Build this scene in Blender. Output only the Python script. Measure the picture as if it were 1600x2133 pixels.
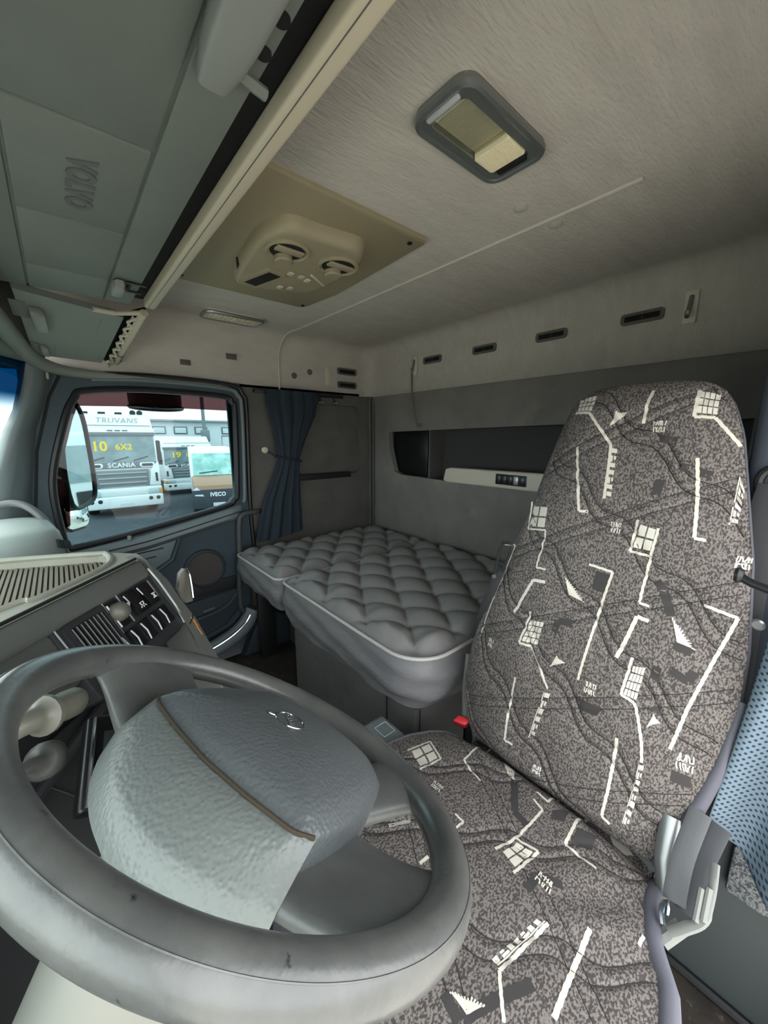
import bpy, bmesh, math, random
import numpy as np
from mathutils import Vector, Matrix

for o in list(bpy.data.objects):
    bpy.data.objects.remove(o)
SC = bpy.context.scene
COL = SC.collection
random.seed(4)
RNG = np.random.default_rng(7)

# ------------------------------------------------------------------ camera
# cab axes: +X to the passenger side, +Y to the front of the cab, +Z up; origin = lens
FPX = 790.0
PITCH, YAW = math.radians(11.345), math.radians(40.328)
_h = np.array([math.cos(YAW), -math.sin(YAW), 0.0])
CR = np.array([-math.sin(YAW), -math.cos(YAW), 0.0])
CZ = np.array([0, 0, 1.0])
CF = math.cos(PITCH) * _h - math.sin(PITCH) * CZ
CU = math.sin(PITCH) * _h + math.cos(PITCH) * CZ
cam = bpy.data.cameras.new('camera')
cam.sensor_fit = 'HORIZONTAL'
cam.sensor_width = 36.0
cam.lens = 36.0 * FPX / 1600.0
cam.clip_start = 0.005
cam.clip_end = 500
camo = bpy.data.objects.new('camera', cam)
COL.objects.link(camo)
m = Matrix.Identity(4)
for i in range(3):
    m[i][0], m[i][1], m[i][2] = CR[i], CU[i], -CF[i]
camo.matrix_world = m
SC.camera = camo

# ------------------------------------------------------------------ sky + exposure
SC.view_settings.view_transform = 'Standard'
SC.view_settings.look = 'None'
SC.view_settings.exposure = 1.5
SC.view_settings.gamma = 1.0
SC.view_settings.use_curve_mapping = False
w = bpy.data.worlds.new('overcast_sky')
SC.world = w
w.use_nodes = True
nt = w.node_tree
nt.nodes.clear()
wo = nt.nodes.new('ShaderNodeOutputWorld')
wb = nt.nodes.new('ShaderNodeBackground')
wb.inputs[0].default_value = (0.97, 0.99, 1.0, 1)
wb.inputs[1].default_value = 1.9
nt.links.new(wb.outputs[0], wo.inputs[0])
SC.cycles.use_denoising = True
SC.cycles.max_bounces = 10
SC.cycles.diffuse_bounces = 6
SC.cycles.transparent_max_bounces = 16
SC.cycles.sample_clamp_indirect = 6.0

# ------------------------------------------------------------------ measuring helpers
def ray(x, y):
    return CF * FPX + CR * (x - 800) - CU * (y - 1066.5)
def ax(x, y, v):
    d = ray(x, y); return d * (v / d[0])
def ay(x, y, v):
    d = ray(x, y); return d * (v / d[1])
def az(x, y, v):
    d = ray(x, y); return d * (v / d[2])

# ------------------------------------------------------------------ materials
def lin(c):
    return tuple(((v / 255) / 12.92 if v / 255 <= .04045 else ((v / 255 + .055) / 1.055) ** 2.4) for v in c)
MATS = {}
def mat(name, col, rough=.6, metal=0.0, spec=.5, var=None, bump=None, coat=0.0, stain=None, stretch=None):
    """var=(scale, other colour, lo, hi) two-tone noise; bump=(scale, strength, distance); stain=(scale, colour, lo, hi)"""
    if name in MATS:
        return MATS[name]
    mt = bpy.data.materials.new(name)
    mt.use_nodes = True
    n, l = mt.node_tree.nodes, mt.node_tree.links
    b = n['Principled BSDF']
    b.inputs['Base Color'].default_value = (*lin(col), 1)
    b.inputs['Roughness'].default_value = rough
    b.inputs['Metallic'].default_value = metal
    b.inputs['Specular IOR Level'].default_value = spec
    if coat:
        b.inputs['Coat Weight'].default_value = coat
        b.inputs['Coat Roughness'].default_value = .12
    tc = n.new('ShaderNodeTexCoord')
    vec = tc.outputs['Object']
    if stretch:
        mp = n.new('ShaderNodeMapping')
        mp.inputs['Scale'].default_value = stretch
        l.new(vec, mp.inputs['Vector'])
        vec = mp.outputs['Vector']
    cur = None
    for spec_ in (var, stain):
        if not spec_:
            continue
        sc_, c2, lo, hi = spec_
        t = n.new('ShaderNodeTexNoise')
        t.inputs['Scale'].default_value = sc_
        t.inputs['Detail'].default_value = 5
        t.inputs['Roughness'].default_value = .62
        l.new(vec, t.inputs['Vector'])
        r = n.new('ShaderNodeMapRange')
        r.inputs[1].default_value = lo
        r.inputs[2].default_value = hi
        l.new(t.outputs['Fac'], r.inputs[0])
        mx = n.new('ShaderNodeMix')
        mx.data_type = 'RGBA'
        if cur is None:
            mx.inputs[6].default_value = (*lin(col), 1)
        else:
            l.new(cur, mx.inputs[6])
        mx.inputs[7].default_value = (*lin(c2), 1)
        l.new(r.outputs[0], mx.inputs[0])
        cur = mx.outputs[2]
    if cur is not None:
        l.new(cur, b.inputs['Base Color'])
    if bump:
        sc_, st, di = bump
        t = n.new('ShaderNodeTexNoise')
        t.inputs['Scale'].default_value = sc_
        t.inputs['Detail'].default_value = 3
        l.new(vec, t.inputs['Vector'])
        bp = n.new('ShaderNodeBump')
        bp.inputs['Strength'].default_value = st
        bp.inputs['Distance'].default_value = di
        l.new(t.outputs['Fac'], bp.inputs['Height'])
        l.new(bp.outputs[0], b.inputs['Normal'])
    MATS[name] = mt
    return mt

def leather(name, col, rough, scale=260, strength=.5, stain=None):
    mt = mat(name, col, rough, stain=stain)
    n, l = mt.node_tree.nodes, mt.node_tree.links
    b = n['Principled BSDF']
    tc = n.new('ShaderNodeTexCoord')
    v = n.new('ShaderNodeTexVoronoi')
    v.feature = 'SMOOTH_F1'
    v.inputs['Scale'].default_value = scale
    l.new(tc.outputs['Object'], v.inputs['Vector'])
    bp = n.new('ShaderNodeBump')
    bp.inputs['Strength'].default_value = strength
    bp.inputs['Distance'].default_value = .001
    bp.invert = True
    l.new(v.outputs['Distance'], bp.inputs['Height'])
    l.new(bp.outputs[0], b.inputs['Normal'])
    return mt

def glass(name, tint, band=None):
    """thin pane: tinted see-through with a mirror-like surface"""
    mt = bpy.data.materials.new(name)
    mt.use_nodes = True
    n, l = mt.node_tree.nodes, mt.node_tree.links
    n.clear()
    out = n.new('ShaderNodeOutputMaterial')
    tr = n.new('ShaderNodeBsdfTransparent')
    tr.inputs[0].default_value = (*tint, 1)
    gl = n.new('ShaderNodeBsdfGlossy')
    gl.inputs['Roughness'].default_value = .02
    fr = n.new('ShaderNodeFresnel')
    fr.inputs['IOR'].default_value = 1.35
    mx = n.new('ShaderNodeMixShader')
    g_ = n.new('ShaderNodeNewGeometry')
    iv = n.new('ShaderNodeMath'); iv.operation = 'SUBTRACT'; iv.inputs[0].default_value = 1.0
    l.new(g_.outputs['Backfacing'], iv.inputs[1])
    mu = n.new('ShaderNodeMath'); mu.operation = 'MULTIPLY'
    l.new(fr.outputs[0], mu.inputs[0]); l.new(iv.outputs[0], mu.inputs[1])
    l.new(mu.outputs[0], mx.inputs[0])
    l.new(tr.outputs[0], mx.inputs[1])
    l.new(gl.outputs[0], mx.inputs[2])
    l.new(mx.outputs[0], out.inputs[0])
    if band:
        z0, z1, c2 = band
        ge = n.new('ShaderNodeNewGeometry')
        sp = n.new('ShaderNodeSeparateXYZ')
        l.new(ge.outputs['Position'], sp.inputs[0])
        mr = n.new('ShaderNodeMapRange')
        mr.inputs[1].default_value = z0
        mr.inputs[2].default_value = z1
        l.new(sp.outputs[2], mr.inputs[0])
        mc = n.new('ShaderNodeMix')
        mc.data_type = 'RGBA'
        mc.inputs[6].default_value = (*tint, 1)
        mc.inputs[7].default_value = (*c2, 1)
        l.new(mr.outputs[0], mc.inputs[0])
        l.new(mc.outputs[2], tr.inputs[0])
    MATS[name] = mt
    return mt

M_ceil = mat('headliner_felt', (182, 177, 168), .95, spec=.2, var=(14, (172, 167, 158), .35, .7), bump=(90, .5, .004), stretch=(2.2, .5, 1))
M_upper = mat('upper_trim_felt', (165, 158, 148), .95, spec=.2, var=(9, (150, 144, 136), .35, .7), bump=(120, .3, .003))
M_seam = mat('seam_piping', (190, 186, 176), .5)
M_wall = mat('wall_vinyl', (96, 94, 90), .85, spec=.3, var=(7, (84, 82, 79), .4, .7), bump=(160, .25, .002))
M_rear = mat('rear_wall_felt', (124, 122, 117), .95, spec=.2, var=(5, (106, 104, 100), .35, .75), bump=(150, .3, .002), stain=(3.1, (134, 130, 122), .58, .7))
M_niche = mat('niche_lining', (60, 60, 60), .8)
M_beige = mat('beige_trim', (186, 178, 157), .5)
M_cream = mat('cream_plastic', (196, 190, 174), .5)
M_ac = mat('ac_beige_plastic', (156, 147, 121), .55, bump=(300, .15, .001))
M_acd = mat('ac_tan_plate', (146, 137, 111), .65)
M_black = mat('black_plastic', (26, 27, 29), .45)
M_hole = mat('dark_recess', (12, 12, 13), .9)
M_shelf = mat('shelf_grey_plastic', (112, 118, 112), .62, var=(5, (104, 111, 104), .35, .7), bump=(420, .22, .001))
M_shelf2 = mat('shelf_lid_plastic', (124, 132, 124), .6, bump=(420, .22, .001))
M_latch = mat('latch_grey', (132, 136, 132), .45)
M_dash = mat('dash_grey_plastic', (92, 95, 92), .55, bump=(500, .2, .001))
M_dasht = mat('dash_top_plastic', (158, 158, 144), .6, bump=(500, .2, .001), var=(12, (146, 146, 134), .4, .7))
M_mat = mat('ribbed_rubber', (124, 119, 106), .8)
M_panel = mat('switch_panel_black', (46, 47, 50), .4)
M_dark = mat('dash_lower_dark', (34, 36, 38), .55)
M_sw = mat('switch_black', (20, 20, 22), .3)
M_line = mat('silver_edge', (196, 200, 204), .35, metal=.3)
M_chrome = mat('chrome', (205, 208, 210), .15, metal=1.0)
M_steel = mat('brushed_steel', (150, 154, 154), .35, metal=.8)
M_white = mat('white_print', (228, 228, 222), .6)
M_orange = mat('orange_ink', (205, 130, 45), .6)
M_red = mat('red_plastic', (205, 45, 50), .4)
M_door = mat('door_blue_grey', (50, 66, 75), .6, bump=(400, .2, .001))
M_doord = mat('door_dark', (44, 54, 62), .7)
M_doorl = mat('door_belt_grey', (112, 124, 128), .5)
M_rubber = mat('black_rubber', (22, 24, 26), .5)
M_pillar = mat('pillar_grey', (104, 114, 116), .55)
M_spk = mat('speaker_mesh', (74, 70, 68), .8, bump=(900, .6, .001))
M_curtain = mat('curtain_navy', (44, 52, 59), .9, spec=.15, bump=(600, .2, .001))
M_bed = mat('mattress_grey_fabric', (124, 123, 122), .62, spec=.4, var=(9, (112, 112, 112), .35, .7), bump=(55, .25, .004))
M_bedside = mat('mattress_side_vinyl', (110, 110, 112), .5, spec=.4, bump=(18, .35, .01), stretch=(1, 1, 3))
M_pipe = mat('light_piping', (178, 176, 172), .5)
M_base = mat('bunk_base_grey', (82, 82, 80), .7, stain=(6, (70, 69, 66), .5, .66))
M_floor = mat('floor_mat', (52, 46, 38), .9, var=(9, (30, 27, 23), .35, .65), stain=(38, (96, 86, 72), .6, .7), bump=(30, .6, .008))
M_wheel = mat('worn_wheel_rubber', (76, 78, 77), .33, spec=.65, var=(14, (94, 95, 93), .42, .68), stain=(85, (40, 40, 38), .66, .74), bump=(170, .3, .001), coat=.12)
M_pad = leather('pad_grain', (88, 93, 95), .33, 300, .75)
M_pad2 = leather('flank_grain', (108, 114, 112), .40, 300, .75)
M_spoke = mat('spoke_plastic', (92, 95, 93), .4, spec=.5, var=(18, (78, 80, 79), .4, .7), bump=(300, .2, .001))
M_col = mat('column_shroud', (128, 129, 122), .5)
M_stalk = mat('stalk_grey', (98, 97, 88), .4)
M_lever = mat('lever_dark_grey', (66, 66, 64), .45)
M_band = mat('seat_edge_band', (92, 92, 102), .8, bump=(500, .3, .001))
M_belt = mat('belt_webbing', (96, 98, 100), .8, bump=(700, .4, .001))
M_beltd = mat('belt_dark', (44, 45, 48), .7)
M_buckle = mat('buckle_grey', (122, 124, 120), .5)
M_bpillar = mat('b_pillar_panel', (62, 68, 78), .75)
M_asphalt = mat('asphalt', (60, 66, 74), .9, var=(2.5, (50, 56, 64), .35, .7), stain=(.35, (70, 77, 84), .5, .7))
M_twhite = mat('truck_white_paint', (226, 230, 232), .35, coat=.4)
M_tgrey = mat('truck_grille_grey', (104, 112, 118), .5)
M_tslat = mat('truck_slat', (156, 166, 172), .45)
M_tglass = mat('truck_windshield', (112, 134, 138), .15, spec=.5, var=(1.2, (150, 170, 174), .4, .65))  # lighter mottling paints cloud reflections into the glass colour
M_tblack = mat('truck_black', (34, 38, 42), .6)
M_tyre = mat('tyre', (26, 27, 29), .85)
M_yellow = mat('yellow_paint', (246, 206, 20), .6)
M_amber = mat('amber_lens', (222, 150, 60), .3)
M_lampg = mat('headlamp', (176, 192, 198), .15, spec=.7)
M_plate = mat('plate', (200, 205, 215), .5)
M_brown = mat('van_brown_hood', (150, 112, 84), .35, coat=.4)
M_vandark = mat('van_dark_bumper', (44, 50, 58), .6)
M_vanglass = mat('van_glass', (120, 168, 160), .12, var=(3, (168, 205, 198), .4, .65))
M_mirror = mat('mirror_glass', (225, 232, 232), .02, metal=1.0)
M_mirh = mat('mirror_housing', (92, 62, 64), .5)
M_pole = mat('pole_grey', (120, 132, 134), .7)
M_bldg = mat('pale_shed', (214, 220, 222), .8)
M_glass = glass('side_glass', (.50, .60, .61))
M_wsglass = glass('windshield_glass', (.90, .95, .94), (.04, .13, (.004, .085, .16)))
M_defl = glass('maroon_acrylic', (.30, .18, .185))
M_lens = glass('lamp_lens', (.95, .95, .92))
M_lensrib = glass('lamp_lens_rib', (.80, .80, .76))

# ------------------------------------------------------------------ object helpers
ORG = {}
def V3(p):
    return np.array(p, float)

def meshdata(name, v, f, angle=38):
    me = bpy.data.meshes.new(name)
    v = np.asarray(v, float)
    if isinstance(f, np.ndarray):
        f = f.tolist()
    me.from_pydata(v.tolist(), [], f)
    me.validate()
    me.polygons.foreach_set('use_smooth', [True] * len(me.polygons))
    me.update()
    try:
        me.set_sharp_from_angle(angle=math.radians(angle))
    except Exception:
        pass
    return me

def fix_normals(me):
    b = bmesh.new(); b.from_mesh(me)
    bmesh.ops.recalc_face_normals(b, faces=b.faces)
    b.to_mesh(me); b.free()

def obj(name, vf, material, parent=None, label=None, kind=None, angle=38, recalc=True):
    v, f = vf
    v = np.asarray(v, float)
    if parent is None:
        o0 = np.array([(v[:, 0].min() + v[:, 0].max()) / 2, (v[:, 1].min() + v[:, 1].max()) / 2, v[:, 2].min()])
    else:
        o0 = ORG[parent.name]
    me = meshdata(name, v - o0, f, angle)
    if recalc and len(me.polygons) < 60000:
        fix_normals(me)
        me.polygons.foreach_set('use_smooth', [True] * len(me.polygons))
        me.set_sharp_from_angle(angle=math.radians(angle))
    me.materials.append(material)
    o = bpy.data.objects.new(name, me)
    COL.objects.link(o)
    if parent is None:
        o.location = o0
    else:
        o.parent = parent
    ORG[o.name] = o0
    if label:
        o['label'] = label
    if kind:
        o['kind'] = kind
    return o

def thing(name, label, cat, loc, group=None):
    o = bpy.data.objects.new(name, None)
    o.empty_display_size = .03
    COL.objects.link(o)
    o.location = loc
    ORG[o.name] = V3(loc)
    o['label'] = label
    o['category'] = cat
    if group:
        o['group'] = group
    return o

def tag(o, label, cat, group=None):
    o['label'] = label
    o['category'] = cat
    if group:
        o['group'] = group
    return o

def struct(name, vf, material, label=None, **k):
    o = obj(name, vf, material, None, label, 'structure', **k)
    return o

# ------------------------------------------------------------------ shapes -> (verts, faces)
def merge(parts):
    V, F, k = [], [], 0
    for v, f in parts:
        v = np.asarray(v, float)
        V.append(v)
        F += [tuple(int(i) + k for i in q) for q in f]
        k += len(v)
    return np.concatenate(V), F

def xf(vf, o=(0, 0, 0), u=(1, 0, 0), v=(0, 1, 0), w_=(0, 0, 1)):
    p, f = vf
    p = np.asarray(p, float)
    return V3(o) + p[:, :1] * V3(u) + p[:, 1:2] * V3(v) + p[:, 2:3] * V3(w_), f

def rotz(vf, ang, c=(0, 0, 0)):
    s, k = math.sin(ang), math.cos(ang)
    return xf(vf, c, (k, s, 0), (-s, k, 0), (0, 0, 1))

def box(x0, x1, y0, y1, z0, z1, bev=0, seg=2):
    b = bmesh.new()
    bmesh.ops.create_cube(b, size=1)
    for q in b.verts:
        q.co = Vector((x0 + (q.co.x + .5) * (x1 - x0), y0 + (q.co.y + .5) * (y1 - y0), z0 + (q.co.z + .5) * (z1 - z0)))
    if bev:
        bmesh.ops.bevel(b, geom=list(b.edges), offset=bev, segments=seg, profile=.5, affect='EDGES', clamp_overlap=True)
    return bm_out(b)

def bm_out(b):
    b.verts.ensure_lookup_table(); b.verts.index_update()
    v = np.array([q.co[:] for q in b.verts])
    f = [tuple(q.index for q in p.verts) for p in b.faces]
    b.free()
    return v, f

def prism(poly, d0, d1, bev=0, seg=2, bevel_both=False):
    """polygon in local xy, extruded from z=d0 to z=d1 (d1 is the face side)"""
    b = bmesh.new()
    lo = [b.verts.new((x, y, d0)) for x, y in poly]
    hi = [b.verts.new((x, y, d1)) for x, y in poly]
    n = len(poly)
    b.faces.new(lo[::-1]); top = b.faces.new(hi)
    for i in range(n):
        b.faces.new((lo[i], lo[(i + 1) % n], hi[(i + 1) % n], hi[i]))
    if bev:
        e = list(top.edges)
        if bevel_both:
            e += [x for x in b.edges if all(q in lo for q in x.verts)]
        bmesh.ops.bevel(b, geom=e, offset=bev, segments=seg, profile=.5, affect='EDGES', clamp_overlap=True)
    return bm_out(b)

def rrect(x0, x1, y0, y1, r, n=5):
    P = []
    for cx, cy, a0 in ((x1 - r, y1 - r, 0), (x0 + r, y1 - r, 90), (x0 + r, y0 + r, 180), (x1 - r, y0 + r, 270)):
        for i in range(n + 1):
            a = math.radians(a0 + 90 * i / n)
            P.append((cx + r * math.cos(a), cy + r * math.sin(a)))
    return P

def tube(path, r, n=10, closed=False, flat=1.0, up=None):
    path = [V3(p) for p in path]
    m_ = len(path)
    R = r if hasattr(r, '__len__') else [r] * m_
    V, F = [], []
    T = []
    for i in range(m_):
        if closed:
            t = path[(i + 1) % m_] - path[i - 1]
        else:
            t = path[min(i + 1, m_ - 1)] - path[max(i - 1, 0)]
        T.append(t / (np.linalg.norm(t) + 1e-12))
    ref = V3(up) if up is not None else (V3((0, 0, 1)) if abs(T[0][2]) < .9 else V3((1, 0, 0)))
    a = np.cross(T[0], ref); a /= np.linalg.norm(a)
    for i in range(m_):
        a = a - T[i] * (a @ T[i]); a /= np.linalg.norm(a)
        b = np.cross(T[i], a)
        for k in range(n):
            q = 2 * math.pi * k / n
            V.append(path[i] + R[i] * (math.cos(q) * a + flat * math.sin(q) * b))
    for i in range(m_ if closed else m_ - 1):
        j = (i + 1) % m_
        for k in range(n):
            k2 = (k + 1) % n
            F.append((i * n + k, i * n + k2, j * n + k2, j * n + k))
    if not closed:
        F.append(tuple(range(n))[::-1]); F.append(tuple((m_ - 1) * n + k for k in range(n)))
    return np.array(V), F

def lathe(prof, n=32, cap=True):
    V, F = [], []
    for r, z in prof:
        for k in range(n):
            q = 2 * math.pi * k / n
            V.append((r * math.cos(q), r * math.sin(q), z))
    for i in range(len(prof) - 1):
        for k in range(n):
            k2 = (k + 1) % n
            F.append((i * n + k, i * n + k2, (i + 1) * n + k2, (i + 1) * n + k))
    if cap:
        F.append(tuple(range(n))[::-1]); F.append(tuple((len(prof) - 1) * n + k for k in range(n)))
    return np.array(V, float), F

def grid(fn, nu, nv, closed_u=False, cap=False):
    """fn(i, j) arrays of shape (nv, nu) -> points (nv, nu, 3)"""
    P = fn
    nv, nu = P.shape[:2]
    F = []
    for j in range(nv - 1):
        for i in range(nu if closed_u else nu - 1):
            i2 = (i + 1) % nu
            F.append((j * nu + i, j * nu + i2, (j + 1) * nu + i2, (j + 1) * nu + i))
    if cap:
        F.append(tuple(range(nu))[::-1]); F.append(tuple((nv - 1) * nu + i for i in range(nu)))
    return P.reshape(-1, 3), F

def smooth_path(pts, k=6, closed=False):
    """Catmull-Rom through points"""
    pts = [V3(p) for p in pts]
    n = len(pts)
    out = []
    rng_ = range(n) if closed else range(n - 1)
    for i in rng_:
        p0 = pts[i - 1] if (closed or i > 0) else pts[0]
        p1 = pts[i]
        p2 = pts[(i + 1) % n]
        p3 = pts[(i + 2) % n] if (closed or i + 2 < n) else pts[-1]
        for s in range(k):
            t = s / k
            out.append(.5 * ((2 * p1) + (p2 - p0) * t + (2 * p0 - 5 * p1 + 4 * p2 - p3) * t * t + (3 * p1 - p0 - 3 * p2 + p3) * t ** 3))
    if not closed:
        out.append(pts[-1])
    return out

def ringplate(outer, hole, d0, d1, n=96):
    """plate in local xy with a hole; both loops star-shaped around the hole's centre"""
    hole = np.array(hole, float); outer = np.array(outer, float)
    c = (hole.min(0) + hole.max(0)) / 2
    def hit(poly, ang):
        d = np.array([math.cos(ang), math.sin(ang)]); best = None
        for i in range(len(poly)):
            p, q = poly[i] - c, poly[(i + 1) % len(poly)] - c
            e = q - p
            den = d[0] * e[1] - d[1] * e[0]
            if abs(den) < 1e-12:
                continue
            t = (p[0] * e[1] - p[1] * e[0]) / den
            s = (p[0] * d[1] - p[1] * d[0]) / den
            if t > 0 and -1e-6 <= s <= 1 + 1e-6 and (best is None or t > best):
                best = t
        return c + d * best
    angs = set(2 * math.pi * k / n for k in range(n))
    for q in list(outer) + list(hole):
        angs.add(math.atan2(q[1] - c[1], q[0] - c[0]) % (2 * math.pi))
    angs = sorted(angs)
    O = [hit(outer, a) for a in angs]; H = [hit(hole, a) for a in angs]
    k = len(angs)
    V = [(*p, d1) for p in O] + [(*p, d1) for p in H] + [(*p, d0) for p in H] + [(*p, d0) for p in O]
    F = []
    for i in range(k):
        j = (i + 1) % k
        F += [(i, j, k + j, k + i), (k + i, k + j, 2 * k + j, 2 * k + i), (2 * k + i, 2 * k + j, 3 * k + j, 3 * k + i), (3 * k + i, 3 * k + j, j, i)]
    return np.array(V), F

def text(s, size, depth=.001, shear=0.0, bold=0.0, space=1.0):
    cu = bpy.data.curves.new('lettering', 'FONT')
    cu.body = s; cu.size = size; cu.extrude = depth; cu.shear = shear; cu.offset = bold
    cu.align_x = 'CENTER'; cu.align_y = 'CENTER'; cu.space_character = space
    cu.resolution_u = 3
    o = bpy.data.objects.new('lettering', cu)
    COL.objects.link(o)
    dg = bpy.context.evaluated_depsgraph_get()
    me = o.evaluated_get(dg).to_mesh()
    v = np.array([q.co[:] for q in me.vertices]); f = [tuple(p.vertices) for p in me.polygons]
    o.evaluated_get(dg).to_mesh_clear()
    bpy.data.objects.remove(o); bpy.data.curves.remove(cu)
    return v, f

X_ = V3((1, 0, 0)); Y_ = V3((0, 1, 0)); Z_ = V3((0, 0, 1))
WX, RY, FZ, CE = 1.75, -1.38, -1.05, .46     # passenger wall, rear wall, floor, ceiling
DX = -.12                                    # driver side


# ================================================================== the yard outside and the cab shell
struct('ground_asphalt', box(7.5, 90, -60, 60, -2.75, -2.6), M_asphalt)
struct('ground_bounce', box(-30, 7.5, -60, 60, -2.75, -2.6), mat('pale_bounce_ground', (196, 190, 178), .9, var=(1.2, (180, 174, 162), .4, .7)))  # pale ground added around the cab to bounce sky light up to the ceiling

def ceiling_shell():
    b = bmesh.new()
    bmesh.ops.create_cube(b, size=1)
    for q in b.verts:
        q.co = Vector((DX + (q.co.x + .5) * (WX - DX), RY + (q.co.y + .5) * (.30 - RY), .214 + (q.co.z + .5) * (CE - .214)))
    kill = [f for f in b.faces if f.normal.z < -.5 or f.normal.y > .5]
    bmesh.ops.delete(b, geom=kill, context='FACES')
    ed = []
    for e in b.edges:
        if len(e.link_faces) == 2:
            ed.append(e)
    bmesh.ops.bevel(b, geom=ed, offset=.075, segments=8, profile=.5, affect='EDGES')
    return bm_out(b)
ceil = struct('ceiling', ceiling_shell(), M_ceil, angle=60)
sm = ceil.modifiers.new('thickness', 'SOLIDIFY'); sm.thickness = .025; sm.offset = 1

struct('floor', box(DX, WX, RY, .55, FZ - .05, FZ), M_floor)

# rear wall with the long storage niche
niche = [(1.605, .021), (1.597, -.06), (1.553, -.190), (1.50, -.205), (1.0, -.215), (.15, -.20), (.15, .045), (.7, .04)]
rw = struct('wall_rear', xf(ringplate([(DX, FZ), (WX, FZ), (WX, .26), (DX, .26)], niche, -.03, 0), (0, RY - .015, 0), X_, Z_, Y_), M_rear)
nb = merge([box(.12, 1.64, RY - .16, RY - .15, -.25, .08), box(.12, 1.64, RY - .16, RY - .046, .046, .08),
            box(.12, 1.64, RY - .16, RY - .046, -.25, -.2155), box(1.606, 1.64, RY - .16, RY - .046, -.25, .08), box(.12, .149, RY - .16, RY - .046, -.25, .08)])
obj('niche_lining', nb, M_niche, rw, 'dark lining of the storage niche')
obj('niche_divider', box(1.325, 1.335, RY - .15, RY - .05, -.215, .046), M_wall, rw)
obj('niche_flap', box(1.345, 1.60, RY - .06, RY - .052, -.2, .03, .004), M_sw, rw, 'glossy black flap closing the end of the niche')

# passenger side wall behind the door, with a shallow blanked window recess
rec = [(p[0], p[1]) for p in rrect(-1.302, -.90, -.205, .16, .03)]
pw = struct('wall_passenger', xf(ringplate([(RY - .02, FZ), (-.64, FZ), (-.64, .225), (RY - .02, .225)], rec, -.03, 0), (WX, 0, 0), Y_, Z_, -X_), M_wall)
obj('recess_back', box(WX + .03, WX + .04, -1.33, -.87, -.23, .19), M_wall, pw)
obj('recess_ledge', box(WX - .012, WX + .03, -1.235, -.90, -.225, -.195, .004), M_black, pw, 'black ledge strip along the recess')
obj('corner_seam', merge([tube([(WX - .012, RY + .012, .215), (WX - .008, RY + .008, -.52)], .007, 8), tube([(WX - .03, RY + .0, .215), (WX - .024, RY + .0, -.52)], .005, 8)]), M_wall, pw)

# driver side wall (behind the lens and behind the seat); the door beside it stands open
struct('wall_driver', merge([box(DX - .03, DX, RY - .02, -.78, FZ, .225), box(DX - .03, DX, -.78, .30, .16, .225), box(DX - .03, DX, -.78, .30, FZ - .05, FZ + .03)]), M_bpillar)
# firewall under the windscreen
struct('wall_front', merge([box(DX, WX, .52, .55, FZ, -.36)]), M_dark)

# windscreen
def wsy(x, z):
    return .030 + (.25 - z) * .30 + .26 * (1 - ((x - .8) / .88) ** 2)
xs = np.linspace(DX + .04, 1.70, 40); zs = np.linspace(-.36, .235, 14)
G = np.zeros((14, 40, 3))
for j, z in enumerate(zs):
    for i, x in enumerate(xs):
        G[j, i] = (x, wsy(x, z), z)
g1 = grid(G, 40, 14)
wsg = struct('window_2', g1, M_wsglass, angle=80)
s_ = wsg.modifiers.new('thickness', 'SOLIDIFY'); s_.thickness = .005
rim = [G[0, i] for i in range(40)] + [G[j, 39] for j in range(1, 14)] + [G[13, i] for i in range(38, -1, -1)] + [G[j, 0] for j in range(12, 0, -1)]
obj('windshield_seal', tube(rim, .014, 8, closed=True), M_rubber, wsg)
# strip of roof trim over the windscreen
tp = np.zeros((5, 40, 3))
for i, x in enumerate(xs):
    for j, (dy, z) in enumerate(((0, .232), (-.02, .25), (-.03, .30), (-.02, .40), (-.02, .47))):
        tp[j, i] = (x, wsy(x, .232) + dy, z)
th_ = struct('trim_1', grid(tp, 40, 5), M_shelf, angle=80)
s_ = th_.modifiers.new('thickness', 'SOLIDIFY'); s_.thickness = .012

# A-pillar on the passenger side
pa = thing('trim_2', 'grey front roof pillar between the windscreen and the passenger window', 'pillar', (1.70, .15, -.40))
del pa['category']; pa['kind'] = 'structure'
def pillar(secs):
    return grid(np.array([[V3(q) for q in s] for s in secs]), len(secs[0]), len(secs), closed_u=True, cap=True)
def psec(z, y0, y1):
    return [(1.76, y0, z), (1.735, y0 + .004, z), (1.70, y0 + .02, z), (1.672, (y0 + y1) / 2, z), (1.662, y1 - .012, z), (1.668, y1, z), (1.70, y1 + .012, z), (1.76, y1 + .016, z)]
obj('pillar_trim', pillar([psec(.235, -.03, .052), psec(.17, -.012, .056), psec(.08, .02, .082), psec(.02, .045, .112), psec(-.2, .085, .19), psec(-.42, .10, .26)]), M_pillar, pa, angle=60)
obj('pillar_shadow_gap', tube([(1.752, -.035, .20), (1.752, .0, .13), (1.752, .055, -.05), (1.752, .085, -.25), (1.752, .09, -.40)], .012, 8), M_rubber, pa)
for yy in (-.004, .022):
    obj('hook', merge([tube(smooth_path([(1.70, yy, .205), (1.688, yy, .196), (1.688, yy, .186), (1.70, yy, .184)], 4), .004, 8)]), M_beige, pa)

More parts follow.
